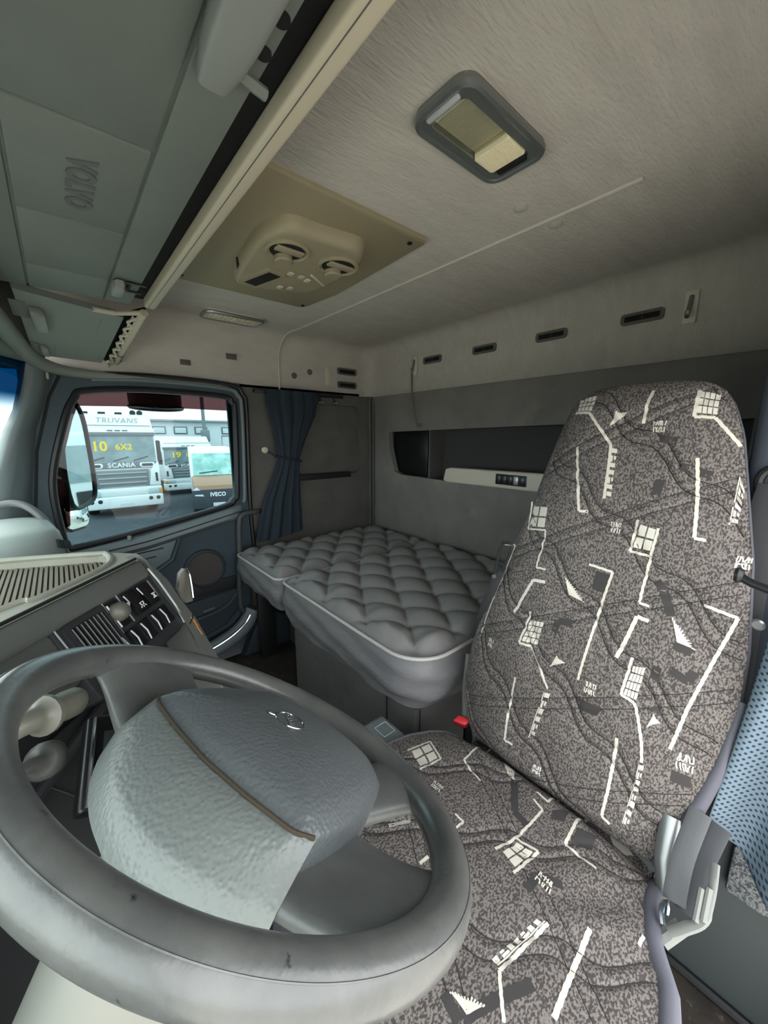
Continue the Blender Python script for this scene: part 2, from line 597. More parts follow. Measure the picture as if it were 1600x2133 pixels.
# ================================================================== passenger door
winp = smooth_path([(-.065, .128), (-.10, .155), (-.285, .172), (-.565, .166), (-.603, .145), (-.615, .10), (-.600, -.235), (-.583, -.285), (-.53, -.312), (-.227, -.367), (-.02, -.398), (.014, -.390), (.026, -.345), (.028, -.153), (-.028, .047)], 5, closed=True)
winp = [(q[0], q[1]) for q in winp]
dout = [(-.645, .225), (-.645, -.60), (-.62, -.80), (-.53, -.885), (-.35, -.93), (.10, -.95), (.20, -.42), (.085, -.05), (.02, .14), (-.03, .225)]
dr = thing('door_1', 'dark blue-grey passenger door with window, round speaker and lower pocket', 'door', (WX, -.3, -.95))
del dr['category']; dr['kind'] = 'structure'
def onX(vf, x=WX):            # local (x, y) -> world (Y, Z), local z -> into the cab
    return xf(vf, (x, 0, 0), Y_, Z_, -X_)
obj('door_panel', onX(ringplate(dout, winp, -.05, .008)), M_door, dr)
obj('door_skin', merge([box(WX + .035, WX + .05, -.76, .32, FZ - .1, -.40), box(WX + .035, WX + .05, -.76, -.60, -.45, .23)]), M_doord, dr)
obj('window_seal', tube([(WX - .012, p[0], p[1]) for p in winp], .012, 8, closed=True), M_rubber, dr)
# light frame line that follows the rear upper corner of the opening
fr_ = smooth_path([(-.12, .196), (-.30, .207), (-.575, .20), (-.63, .175), (-.645, .11), (-.632, -.25), (-.62, -.30)], 5)
obj('door_frame_trim', tube([(WX - .012, p[0], p[1]) for p in fr_], .009, 8), M_pillar, dr, 'light grey trim line around the window')
fr2 = smooth_path([(-.10, .212), (-.30, .224), (-.60, .217), (-.655, .18), (-.668, .11), (-.655, -.30), (-.66, -.52)], 5)
obj('door_edge_seal', tube([(WX - .008, p[0], p[1]) for p in fr2], .010, 8), M_rubber, dr)
# belt rail under the glass
def belt(y):
    return np.interp(y, [-.60, -.53, -.227, .03], [-.318, -.332, -.392, -.42])
ys = np.linspace(-.615, .10, 26)
bp_ = []
for y in ys:
    z = belt(y)
    taper = min(1, (y + .63) / .06)
    bp_.append([(WX - .005, y, z + .008), (WX - .03 * taper, y, z + .004), (WX - .045 * taper, y, z - .012), (WX - .045 * taper, y, z - .035), (WX - .02, y, z - .055), (WX - .0, y, z - .058)])
obj('belt_rail', grid(np.array([[V3(q) for q in s] for s in bp_]), 6, 26, closed_u=True, cap=True), M_doorl, dr, 'lighter grey rail under the window glass', angle=50)
obj('belt_groove', tube([(WX - .047, y, belt(y) - .016) for y in ys], .0025, 6), M_dark, dr)
obj('lock_knob', xf(lathe([(.008, 0), (.008, .012), (.006, .016)], 14), (WX - .03, -.168, belt(-.168) + .004)), M_latch, dr)
# arm-rest recess with angled raised border
recp = [(-.05, -.45), (-.29, -.415), (-.335, -.42), (-.30, -.505), (-.20, -.56), (-.05, -.57)]
obj('armrest_insert', onX(prism(recp, 0, .016, .006)), M_doorl, dr, 'greyer armrest insert')
obj('armrest_step', tube([(WX - .016, y, z) for y, z in ((-.347, -.412), (-.31, -.508), (-.205, -.572), (-.04, -.585))], .010, 8), M_door, dr)
for k in range(3):
    obj('armrest_rib', tube([(WX - .018, -.06, -.468 - .03 * k), (WX - .018, -.28 + .03 * k, -.452 - .03 * k)], .0025, 6), M_dark, dr)
# speaker
sc_ = V3((WX - .008, -.431, -.578))
spk = obj('speaker_ring', xf(lathe([(.088, 0), (.088, .010), (.084, .016), (.078, .018), (.074, .013), (.074, 0)], 48, cap=False), sc_, Y_, Z_, -X_), M_doord, dr)
obj('speaker_grille', xf(lathe([(.0755, 0), (.0755, .008), (.05, .0105), (.0, .0125)], 48), sc_, Y_, Z_, -X_), M_spk, spk, 'brown-grey speaker mesh')
# door pocket
pk = [(-.02, -.735), (-.40, -.712), (-.555, -.70), (-.575, -.74), (-.56, -.80), (-.50, -.865), (-.35, -.905), (-.02, -.915)]
obj('pocket', onX(prism(pk, 0, .035, .014, 3)), M_doord, dr, 'dark bulging lower pocket')
obj('pocket_lip', tube(smooth_path([(WX - .03, -.02, -.79), (WX - .045, -.30, -.795), (WX - .045, -.48, -.775), (WX - .035, -.55, -.725)], 5), .010, 8), M_doord, dr)
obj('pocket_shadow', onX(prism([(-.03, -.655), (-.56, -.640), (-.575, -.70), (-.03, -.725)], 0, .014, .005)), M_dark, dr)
obj('pocket_label', onX(prism([(-.40, -.762), (-.45, -.758), (-.45, -.768), (-.40, -.772)], .035, .0375)), M_belt, dr)
# side glass
gw = struct('window_1', onX(prism([(p[0], p[1]) for p in winp], -.028, -.023), WX), M_glass)

# door sill with chrome strip, step trim ring
sl = thing('trim_3', 'grey curved door sill with a bright metal strip beside the floor', 'sill', (WX - .05, -.4, FZ))
del sl['category']; sl['kind'] = 'structure'
spth = smooth_path([(WX - .02, .05, -.99), (WX - .03, -.32, -.975), (WX - .03, -.48, -.945), (WX - .03, -.58, -.89), (WX - .03, -.625, -.82)], 6)
obj('sill_body', tube(spth, .038, 12), M_doorl, sl)
obj('sill_strip', tube([p + V3((-.035, .012, .02)) for p in spth[:22]], .006, 8), M_chrome, sl, 'bright metal strip')
obj('sill_kick', onX(prism([(-.56, FZ), (-.60, -.97), (-.64, -.88), (-.72, -.86), (-.80, -.90), (-.80, FZ)], 0, .05, .012)), M_doord, sl)
obj('sill_ring', xf(lathe([(.018, 0), (.021, .004), (.018, .007), (.013, .006), (.011, .0)], 24), (WX - .05, -.655, -.965), Y_, Z_, -X_), M_black, sl)
for yy, zz in ((-.33, -.918), (-.35, -.945)):
    obj('door_bolt', xf(lathe([(.006, 0), (.006, .012), (.003, .014)], 12), (WX - .045, yy, zz), Y_, Z_, -X_), M_chrome, sl)

# ================================================================== overhead shelf above the windscreen
ZS = .36
sh = thing('overhead_shelf', 'grey plastic overhead shelf with flat lids and a cream rear edge strip', 'shelf', (.6, -.1, ZS))
obj('shelf_body', merge([box(DX + .02, 1.335, -.205, .075, ZS + .003, ZS + .06, .004)]), M_shelf, sh)
lids = [(-.05, .24, -.1425, .003), (.25, .628, -.1425, .003), (.634, .897, -.1425, .003), (.903, 1.168, -.1425, .003)]
for x0, x1, y0, y1 in lids:
    obj('lid', box(x0, x1, y0, y1, ZS - .0015, ZS + .01, .003, 2), M_shelf, sh)
for (x0, x1, y0, y1) in ((DX + .02, 1.335, -.205, -.1465), (DX + .02, 1.335, .007, .075), (1.172, 1.335, -.1425, .003)):
    obj('border_panel', box(x0, x1, y0, y1, ZS - .0012, ZS + .01, .002, 2), M_shelf, sh)
obj('embossed_name', xf(text('VOLVO', .044, .0014, .0, .0018, .98), (.772, -.072, ZS - .0022), X_, -Y_, -Z_), M_dash, sh, 'embossed maker name on the lid')
obj('shadow_gap', box(DX + .02, 1.345, -.262, -.2052, ZS + .022, ZS + .06), M_hole, sh)
obj('edge_strip', box(DX + .02, 1.325, -.264, -.236, ZS - .006, ZS + .020, .005, 3), M_beige, sh, 'cream edge strip')
obj('edge_groove', box(DX + .02, 1.325, -.2455, -.2445, ZS - .0068, ZS), M_dash, sh)
def latch(x0, x1, y0, y1, drop):
    secs = []
    for t in np.linspace(0, 1, 9):
        x = x0 + (x1 - x0) * t
        s = (1 - abs(2 * t - 1) ** 4) * .35 + .65
        row = []
        for k in range(16):
            q = 2 * math.pi * k / 16
            cy, cz = math.cos(q), math.sin(q)
            py = np.sign(cy) * abs(cy) ** .55; pz = np.sign(cz) * abs(cz) ** .55
            row.append(V3((x, (y0 + y1) / 2 + py * (y1 - y0) / 2 * s, ZS - drop / 2 + pz * drop / 2 * s)))
        secs.append(row)
    return grid(np.array(secs), 16, 9, closed_u=True, cap=True)
la = obj('latch_handle', latch(.20, .455, -.185, -.14, .030), M_latch, sh, 'large rounded latch nearest the lens')
obj('latch_bracket', merge([box(.20, .44, -.204, -.183, ZS - .006, ZS - .001, .002), tube([(.436, -.178, ZS - .010), (.440, -.212, ZS - .012)], .006, 8)]), M_shelf, la)
for hx in (.300, .366, .405):
    obj('latch_hole', xf(lathe([(.0075, 0), (.0075, .004)], 16), (hx, -.195, ZS - .0085)), M_hole, la)
lb = obj('latch_handle', latch(1.135, 1.215, -.172, -.145, .026), M_latch, sh)
obj('latch_bracket', merge([tube([(1.145, -.172, ZS - .004), (1.147, -.213, ZS - .004)], .003, 6), tube([(1.21, -.172, ZS - .004), (1.212, -.213, ZS - .004)], .003, 6),
     tube([(1.16, -.178, ZS - .004), (1.17, -.184, ZS - .004), (1.18, -.178, ZS - .004), (1.19, -.184, ZS - .004), (1.20, -.178, ZS - .004)], .0025, 6)]), M_black, lb)

# sloping end compartment near the passenger pillar
es = thing('end_compartment', 'small sloping overhead compartment with a netted rear edge above the passenger window', 'compartment', (1.5, -.1, .25))
A, B = az(24, 600, .352), az(258, 662, .352)
D_, C_ = az(70, 738, .248), az(212, 756, .248)
def slab(p, q, r, s, t):
    n = np.cross(q - p, s - p); n /= np.linalg.norm(n)
    if n[2] < 0: n = -n
    V = [p, q, r, s, p + n * t, q + n * t, r + n * t, s + n * t]
    return np.array(V), [(0, 1, 2, 3), (7, 6, 5, 4), (0, 4, 5, 1), (1, 5, 6, 2), (2, 6, 7, 3), (3, 7, 4, 0)]
lid = obj('lid', slab(A, B, C_, D_, .02), M_shelf2, es, 'pale grey sloping lid')
def onlid(s, t, up=0):
    p = (1 - s) * (1 - t) * A + s * (1 - t) * B + s * t * C_ + (1 - s) * t * D_
    return p - V3((.25, 0, .95)) * up
for s0, t0, s1, t1 in ((.30, .18, .30, .95), (.78, .12, .78, .95), (.3, .60, .9, .52)):
    obj('lid_crease', tube([onlid(s0 + (s1 - s0) * k / 6, t0 + (t1 - t0) * k / 6, .0004) for k in range(7)], .0012, 6), M_shelf, lid)
for s0, t0, k in ((.16, .30, 1.0), (.16, .86, .55)):
    c = onlid(s0, t0)
    ld = (D_ - A) / np.linalg.norm(D_ - A); lw = (B - A) / np.linalg.norm(B - A); ln = np.cross(ld, lw)
    if ln[2] > 0: ln = -ln
    kn = obj('latch_knob', xf(box(-.045 * k, .045 * k, -.018 * k, .018 * k, 0, .03 * k, .010 * k, 3), c, ld, lw, ln), M_latch, es)
    obj('latch_recess', xf(box(-.05 * k, .02 * k, -.055 * k, -.02 * k, 0, .0025, .001), c, ld, lw, ln), M_shelf, kn)
T0, T1 = az(300, 652, .350), az(232, 770, .246)
obj('edge_strip', tube([T0 + (T1 - T0) * k / 8 for k in range(9)], .0115, 10, flat=.9), M_beige, es, 'cream edge strip')
obj('edge_joint', tube([T0 + (T1 - T0) * .66, T0 + (T1 - T0) * .675], .0122, 10, flat=.9), M_dash, es)
obj('side_strip', tube([az(150, 636, .356), az(240, 652, .355), T0], .007, 8), M_beige, es)
obj('dark_pocket', slab(B + V3((0, -.0, .016)), T0 + V3((0, 0, .016)), T1 + V3((0, 0, .016)), C_ + V3((0, 0, .016)), .012), M_hole, es)
nz = []
for k in range(15):
    t = (k + .5) / 15
    a_, b_ = B + (C_ - B) * t, T0 + (T1 - T0) * t
    mid = a_ + (b_ - a_) * (.35 if k % 2 else .7)
    nz.append(mid - V3((0, 0, .001 if k % 2 else .006)))
obj('net', merge([tube(smooth_path(nz, 4), .0045, 8), tube(smooth_path([p + V3((.01, -.008 if i % 2 else .008, .006)) for i, p in enumerate(nz)], 4), .003, 6)]), M_cream, es, 'crumpled pale elastic net')

struct('trim_7', box(DX + .04, 1.70, .066, .30, ZS + .006, ZS + .03), M_shelf)
# curved cornice that closes the roof trim above pillar and windscreen
cz = smooth_path([(.2, .245, .30), (.8, .20, .305), (1.1, .13, .305), (1.35, .085, .295), (1.52, .060, .272), (1.63, .035, .245), (1.70, -.01, .222), (1.735, -.10, .212), (1.745, -.30, .212), (1.745, -.60, .214)], 6)
co = struct('trim_4', tube(cz, [.024] * 30 + list(np.linspace(.024, .008, len(cz) - 30)), 12), M_shelf2)

# ================================================================== ceiling fittings
def on_ceiling(vf, x, y, z=CE):       # local +z points down into the cab; local x = +X, y = -Y
    return xf(vf, (x, y, z), X_, -Y_, -Z_)

def dome_lamp(name, label, x0, x1, y0, y1, long_=True):
    t = thing(name, label, 'lamp', ((x0 + x1) / 2, (y0 + y1) / 2, CE - .02))
    cx, cy = (x0 + x1) / 2, (y0 + y1) / 2
    hx, hy = (x1 - x0) / 2, (y1 - y0) / 2
    fr = ringplate(rrect(-hx, hx, -hy, hy, min(hx, hy) * .45), rrect(-hx * .62, hx * .62, -hy * .80, hy * .80, hx * .2), 0, .014, 64)
    obj('bezel', on_ceiling(fr, cx, cy), M_steel if long_ else M_cream, t)
    obj('bezel_lip', on_ceiling(tube([(p[0], p[1], .010) for p in rrect(-hx * .96, hx * .96, -hy * .97, hy * .97, min(hx, hy) * .42)], .0065, 8, closed=True), cx, cy), M_steel, t)
    return t, cx, cy, hx, hy
M_reflector = mat('lamp_reflector', (226, 222, 208), .5)
M_diff = mat('lamp_diffuser_cream', (236, 228, 196), .45)
x0, x1, y0, y1 = .372, .478, -.665, -.455
t, cx, cy, hx, hy = dome_lamp('ceiling_lamp', 'large grey-framed ceiling lamp with a ribbed clear and cream lens above the seat', x0, x1, y0, y1)
obj('reflector', on_ceiling(box(-hx * .64, hx * .64, -hy * .82, hy * .82, -.0, .003), cx, cy), M_reflector, t)
obj('clear_lens', on_ceiling(prism(rrect(-hx * .60, hx * .60, -hy * .78, hy * .18, hx * .18), .008, .012, .002), cx, cy), M_lens, t)
for k in range(22):
    yy = -hy * .74 + k * (hy * .90) / 22
    obj('lens_rib', on_ceiling(box(-hx * .58, hx * .58, yy, yy + .0022, .0118, .0132), cx, cy), M_lensrib, t)
dfu = obj('cream_lens', on_ceiling(prism(rrect(-hx * .60, hx * .60, hy * .20, hy * .68, hx * .06), .004, .016, .002), cx, cy), M_diff, t, 'cream ribbed half of the lens')
for k in range(14):
    xx = -hx * .57 + k * (hx * 1.14) / 14
    obj('lens_rib', on_ceiling(box(xx, xx + .0022, hy * .22, hy * .66, .0158, .0174), cx, cy), M_diff, dfu)
obj('rocker_switch', on_ceiling(box(-hx * .5, hx * .5, hy * .72, hy * .84, .010, .017, .003), cx, cy), M_black, t)
obj('finger_grip', on_ceiling(box(-hx * .55, hx * .55, -hy * .92, -hy * .83, .012, .018, .003), cx, cy), M_line, t)
t, cx, cy, hx, hy = dome_lamp('ceiling_lamp', 'small pale oblong ceiling lamp above the passenger door', 1.56, 1.655, -.70, -.475, False)
obj('clear_lens', on_ceiling(prism(rrect(-hx * .60, hx * .60, -hy * .78, hy * .78, hx * .3), .0, .012, .003), cx, cy), M_diff, t)
for k in range(9):
    yy = -hy * .7 + k * hy * 1.4 / 9
    obj('lens_rib', on_ceiling(box(-hx * .5, hx * .5, yy, yy + .004, .0118, .0135), cx, cy), M_cream, t)

# roof air conditioner
ac = thing('roof_air_conditioner', 'beige roof air conditioner with two round vents on a tan ceiling plate', 'air conditioner', (.98, -.54, CE - .08))
plate = [(.70, -.725), (.715, -.735), (1.13, -.755), (1.30, -.74), (1.32, -.72), (1.32, -.33), (1.30, -.31), (.72, -.31), (.70, -.33)]
def acl(poly, d0, d1, bev=0, seg=2):
    return xf(prism(poly, d0, d1, bev, seg), (0, 0, CE), X_, Y_, -Z_)
obj('ceiling_plate', acl(plate, 0, .010, .004), M_acd, ac, 'flat tan plate')
for p in ((.78, -.325), (.73, -.70), (1.28, -.33), (1.29, -.72)):
    obj('screw', xf(lathe([(.006, 0), (.006, .003), (.003, .004)], 10), (p[0], p[1], CE - .010), X_, Y_, -Z_), M_hole, ac)
ZA = CE - .040
hp = smooth_path([tuple(az(x, y, ZA)[:2]) for x, y in ((520, 538), (540, 512), (570, 494), (608, 487), (655, 502), (700, 515), (738, 527), (747, 543), (735, 560), (705, 582), (655, 606), (625, 610), (560, 603), (512, 594), (497, 585), (505, 562))], 4, closed=True)
hp = [(p[0], p[1]) for p in hp]
hc = np.mean(np.array(hp), 0)
rows = []
for sc__, dz in ((1.10, .008), (1.09, .020), (1.07, .030), (1.035, .037), (1.0, .0395), (.95, .0402), (.5, .0405), (.02, .0405)):
    rows.append([V3((hc[0] + (p[0] - hc[0]) * sc__, hc[1] + (p[1] - hc[1]) * sc__, CE - dz)) for p in hp])
obj('housing', grid(np.array(rows), len(hp), len(rows), closed_u=True, cap=True), M_ac, ac, angle=55)
for vx, vy in (tuple(az(599, 522, ZA)[:2]), tuple(az(704, 554, ZA)[:2])):
    z0 = CE - .040
    vr = obj('vent_ring', xf(lathe([(.052, 0), (.052, .004), (.049, .006), (.046, .006), (.044, .003), (.041, .003), (.040, .0)], 36, cap=False), (vx, vy, z0), X_, Y_, -Z_), M_ac, ac)
    obj('vent_well', xf(lathe([(.0405, .0), (.0405, .0025), (.001, .0026)], 36), (vx, vy, z0), X_, Y_, -Z_), M_hole, vr)
    obj('vent_blade', xf(box(-.012, .012, -.034, .034, .002, .008, .004), (vx - .010, vy, z0), X_, Y_, -Z_), M_ac, vr)
    obj('vent_tab', xf(lathe([(.021, .002), (.021, .012), (.018, .015)], 24), (vx + .030, vy - .004, z0), X_, Y_, -Z_), M_ac, vr)
obj('display', xf(box(-.055, .055, -.02, .02, 0, .004, .002), (*az(546, 578, ZA)[:2], CE - .041), V3((1, .25, 0)), V3((-.25, 1, 0)), -Z_), M_hole, ac, 'dark control display')
obj('display_frame', xf(ringplate(rrect(-.064, .064, -.028, .028, .006), rrect(-.054, .054, -.019, .019, .003), 0, .006, 40), (*az(546, 578, ZA)[:2], CE - .0395), V3((1, .25, 0)), V3((-.25, 1, 0)), -Z_), M_ac, ac)
obj('side_opening', xf(box(-.028, .028, -.004, .004, -.009, .009, .002), (*az(496, 552, CE - .022)[:2], CE - .022), V3((.93, -.36, 0)), V3((.36, .93, 0)), Z_), M_hole, ac)
for k, (bx_, by_) in enumerate(tuple(az(x, y, ZA)[:2]) for x, y in ((605, 568), (627, 575), (640, 582), (604, 598), (583, 596))):
    obj('button', xf(box(-.010, .010, -.007, .007, 0, .005, .002), (bx_, by_, CE - .0405), X_, Y_, -Z_), M_beige if k % 2 else M_cream, ac)
obj('name_strip', xf(box(-.04, .04, -.004, .004, 0, .003, .001), (*az(662, 583, ZA)[:2], CE - .0405), V3((.55, -.83, 0)), V3((.83, .55, 0)), -Z_), M_cream, ac)

for (x, y), lab in zip(((.494, -.788), (.478, -.905)), ('round pale plug in the ceiling in front of the seam', 'round pale plug in the ceiling just behind the seam')):
    o = obj('ceiling_plug', on_ceiling(lathe([(.014, 0), (.014, .003), (.010, .005)], 20), x, y), M_ceil); tag(o, lab, 'plug')
# roof seam: raised welt that runs across the ceiling and down the passenger side
sp = [(.30, -.872, CE - .001), (.5, -.872, CE - .002), (1.0, -.872, CE - .002), (1.55, -.868, CE - .002), (1.66, -.858, CE - .004), (1.705, -.85, CE - .020), (1.735, -.845, CE - .048), (1.747, -.84, CE - .09), (1.748, -.835, .215)]
struct('trim_5', tube(smooth_path(sp, 5), .0042, 8), M_seam)

# ================================================================== upper rear panel fittings
YU = RY + .002
def on_rear(vf, x, z, y=None):
    return xf(vf, (x, YU if y is None else y, z), -X_, Z_, Y_)
for i, (x, nm) in enumerate(((1.275, 'dark slotted vent in the upper rear panel, furthest from the seat'), (.99, 'dark slotted vent in the upper rear panel, second from the corner'), (.711, 'dark slotted vent in the upper rear panel, third from the corner'), (.434, 'dark slotted vent in the upper rear panel, nearest the seat'))):
    v = thing('slot_vent', nm, 'vent', (x, YU, .33), 'slot vents along the upper rear panel')
    obj('vent_frame', on_rear(ringplate(rrect(-.056, .056, -.016, .016, .010), rrect(-.046, .046, -.008, .008, .003), 0, .006, 48), x, .347), M_wall, v)
    obj('vent_slot', on_rear(box(-.047, .047, -.009, .009, 0, .002), x, .347), M_hole, v)
    obj('vent_bar', on_rear(box(-.002, .002, -.008, .008, .001, .0045), x, .347), M_black, v)
for z, nm in ((.333, 'upper of two dark slotted vents on the passenger side above the bunk'), (.265, 'lower of two dark slotted vents on the passenger side above the bunk')):
    v = thing('slot_vent', nm, 'vent', (WX, -1.223, z), 'slot vents above the passenger end of the bunk')
    F_ = lambda vf: xf(vf, (WX - .002, -1.223, z), Y_, Z_, -X_)
    obj('vent_frame', F_(ringplate(rrect(-.060, .060, -.017, .017, .010), rrect(-.050, .050, -.009, .009, .003), 0, .006, 48)), M_wall, v)
    obj('vent_slot', F_(box(-.051, .051, -.010, .010, 0, .002)), M_hole, v)
def coat_hook(name, label, o, u):
    t = thing(name, label, 'hook', o)
    n = np.cross(u, Z_)
    F_ = lambda vf: xf(vf, o, u, Z_, n)
    obj('back_plate', F_(box(-.016, .016, -.04, .045, 0, .005, .004)), M_cream, t)
    obj('hook_tongue', xf(tube(smooth_path([(0, .03, .004), (0, .012, .010), (0, -.012, .018), (0, -.026, .026), (0, -.012, .032)], 4), .006, 8), o, u, Z_, n), M_steel, t)
    return t
coat_hook('coat_hook', 'pale coat hook on the upper rear panel nearest the bunk corner', V3((1.39, YU, .33)), -X_)
coat_hook('coat_hook', 'pale coat hook on the upper rear panel above the driver seat', V3((.318, YU, .345)), -X_)
coat_hook('coat_hook', 'pale coat hook on the side panel beside the two small vents', V3((WX - .002, -1.106, .298)), Y_)
# strap that hangs from the corner hook
st = obj('hanging_strap', tube(smooth_path([(1.40, YU + .012, .30), (1.395, YU + .012, .20), (1.378, YU + .004, .08), (1.355, YU + .004, .045), (1.338, YU + .005, .06)], 5), .006, 8, flat=.35), M_rear)
tag(st, 'thin grey strap hanging down the rear wall from the corner hook', 'strap')
for (y, z, r, nm) in ((-.62, .335, .015, 'faint oval plug high on the passenger side panel above the door corner'), (-.435, .29, .013, 'faint oval plug on the side panel above the middle of the door window'), (-.20, .275, .013, 'faint oval plug on the side panel at the front of the door window')):
    o = obj('trim_plug', xf(box(-r * 1.5, r * 1.5, -r * .8, r * .8, 0, .004, .003), (WX - .001, y, z), Y_, Z_, -X_), M_wall); tag(o, nm, 'plug')
for (y, z, nm) in ((-.915, .285, 'small dark oval hole plug just behind the roof seam'), (-1.0, .31, 'small round button between the seam and the side vents')):
    o = obj('trim_button', xf(lathe([(.014, 0), (.013, .004), (.008, .006)], 18), (WX - .001, y, z), Y_, Z_, -X_), M_wall); tag(o, nm, 'plug')

# bunk control panel on the rear wall
cp = thing('bunk_control_panel', 'cream control bar with a row of black buttons under the rear niche', 'panel', (.9, RY, -.2))
obj('bar', xf(prism([(.35, -.208), (1.165, -.212), (1.178, -.200), (1.165, -.150), (1.14, -.143), (.35, -.135)], 0, .03, .008, 3), (0, RY - .012, 0), X_, Z_, Y_), M_cream, cp)
bz = obj('button_plate', xf(box(.755, .892, -.195, -.152, .028, .033, .003), (0, RY - .012, 0), X_, Z_, Y_), M_black, cp)
for k in range(5):
    obj('button', xf(box(.761 + k * .026, .783 + k * .026, -.19, -.157, .032, .037, .002), (0, RY - .012, 0), X_, Z_, Y_), M_sw if k != 1 else M_steel, bz)

# ================================================================== curtain on its rail
cu = thing('curtain', 'dark navy curtain gathered with a tie beside the passenger window', 'curtain', (WX - .06, -.80, -.48))
zz = np.linspace(.205, -.476, 70)
yc = np.interp(zz, [-.48, -.30, -.12, 0, .1, .21], [-.772, -.795, -.838, -.855, -.87, -.872])
hw = np.interp(zz, [-.48, -.30, -.16, -.10, -.02, .1, .15, .21], [.118, .092, .060, .053, .074, .115, .125, .122])
tx = np.interp(zz, [-.48, -.3, -.1, .1, .2], [.034, .030, .026, .030, .022])
N = 200
G = np.zeros((70, N, 3))
q = np.linspace(0, 2 * math.pi, N, endpoint=False)
for j in range(70):
    k = 1 + .22 * np.cos(11 * q + .6 * math.sin(zz[j] * 6)) * np.interp(zz[j], [-.48, -.1, .2], [1, .5, .9]) + .06 * np.cos(23 * q + 1)
    G[j, :, 0] = WX - .055 + tx[j] * k * np.cos(q)
    G[j, :, 1] = yc[j] + hw[j] * (1 + .06 * np.cos(11 * q)) * np.sin(q)
    G[j, :, 2] = zz[j] - .012 * np.sin(q) * (j / 69) ** 3
cl_ = obj('cloth', grid(G, N, 70, closed_u=True, cap=True), M_curtain, cu, angle=80)
tb = [(WX - .055 + .034 * math.cos(a), -.838 + .060 * math.sin(a), -.108 + .012 * math.sin(a)) for a in np.linspace(0, 2 * math.pi, 40, endpoint=False)]
obj('tie_band', tube(tb, .010, 8, closed=True, flat=.5), M_curtain, cu)
obj('tie_cord', tube([(WX - .05, -.785, -.10), (WX - .03, -.755, -.075), (WX - .012, -.738, -.066)], .004, 6), M_curtain, cu)
kb = obj('tie_knob', xf(lathe([(.004, 0), (.005, .008), (.013, .012), (.016, .020), (.013, .028), (.004, .031)], 18), (WX - .001, -.737, -.064), Y_, Z_, -X_), M_cream); tag(kb, 'round cream knob holding the curtain tie', 'knob')
rl = thing('curtain_rail', 'dark curtain rail with metal gliders above the navy curtain', 'rail', (WX - .03, -.95, .19))
obj('rail_bar', box(WX - .03, WX - .012, -1.18, -.70, .192, .208, .003), M_black, rl)
for k in range(16):
    yy = -.76 - k * .016
    obj('glider', tube([(WX - .04, yy, .205), (WX - .05, yy, .196), (WX - .055, yy - .002, .186)], .0028, 6), M_steel, rl)
for yy in (-1.03, -1.115, -1.125, -1.04):
    obj('loose_glider', xf(box(-.009, .009, -.006, .006, 0, .012, .003), (WX - .03, yy, .163), Y_, Z_, -X_), M_chrome, rl)
    obj('glider_stem', tube([(WX - .036, yy, .169), (WX - .024, yy, .194)], .002, 6), M_black, rl)

# grab handle tube at the front end of the bunk
gh = obj('grab_handle', tube(smooth_path([(WX - .008, -.70, -.352), (WX - .025, -.67, -.350), (WX - .030, -.612, -.353), (WX - .030, -.590, -.39), (WX - .030, -.580, -.55), (WX - .030, -.567, -.75), (WX - .030, -.575, -.815), (WX - .030, -.62, -.845), (WX - .025, -.69, -.84), (WX - .02, -.71, -.82)], 6), .0125, 12), mat('grab_tube_grey', (70, 72, 74), .5))
tag(gh, 'bent dark grey tubular grab handle between the door and the bunk', 'handle')
gi = obj('bunk_support', merge([box(WX - .12, WX - .09, -.70, -.62, FZ, -.66, .004), box(WX - .30, WX - .06, -.72, -.68, -.70, -.67, .004)]), M_black)
tag(gi, 'black steel support under the passenger end of the bunk', 'bracket')

# ================================================================== bunk
ZB = -.53
def rr_clamp(x, y, x0, x1, y0, y1, rads):
    """pull points outside the rounded corners back on to the arc; rads = {(sx, sy): r}"""
    x = x.copy(); y = y.copy()
    for (sx, sy), r in rads.items():
        cx = x1 - r if sx > 0 else x0 + r
        cy = y1 - r if sy > 0 else y0 + r
        dx, dy = (x - cx) * sx, (y - cy) * sy
        d = np.hypot(dx, dy)
        msk = (dx > 0) & (dy > 0)
        m2 = np.maximum(dx, dy)
        k = np.where(msk & (d > 1e-9), m2 / np.maximum(d, 1e-9), 1.0)
        x = np.where(msk, cx + sx * dx * k, x); y = np.where(msk, cy + sy * dy * k, y)
    return x, y

def tuft(x, y):
    a = x / .200; b = y / .150
    A_, B_ = a + b, a - b
    wob = .05 * np.sin(7 * x + 3) + .05 * np.sin(9 * y)
    A_ = A_ + wob; B_ = B_ - wob
    h = (np.abs(np.sin(np.pi * A_)) * np.abs(np.sin(np.pi * B_))) ** .55
    d = np.minimum(np.abs(A_ - np.round(A_)), 9)**2 + np.abs(B_ - np.round(B_))**2
    return h, np.exp(-d / .012)

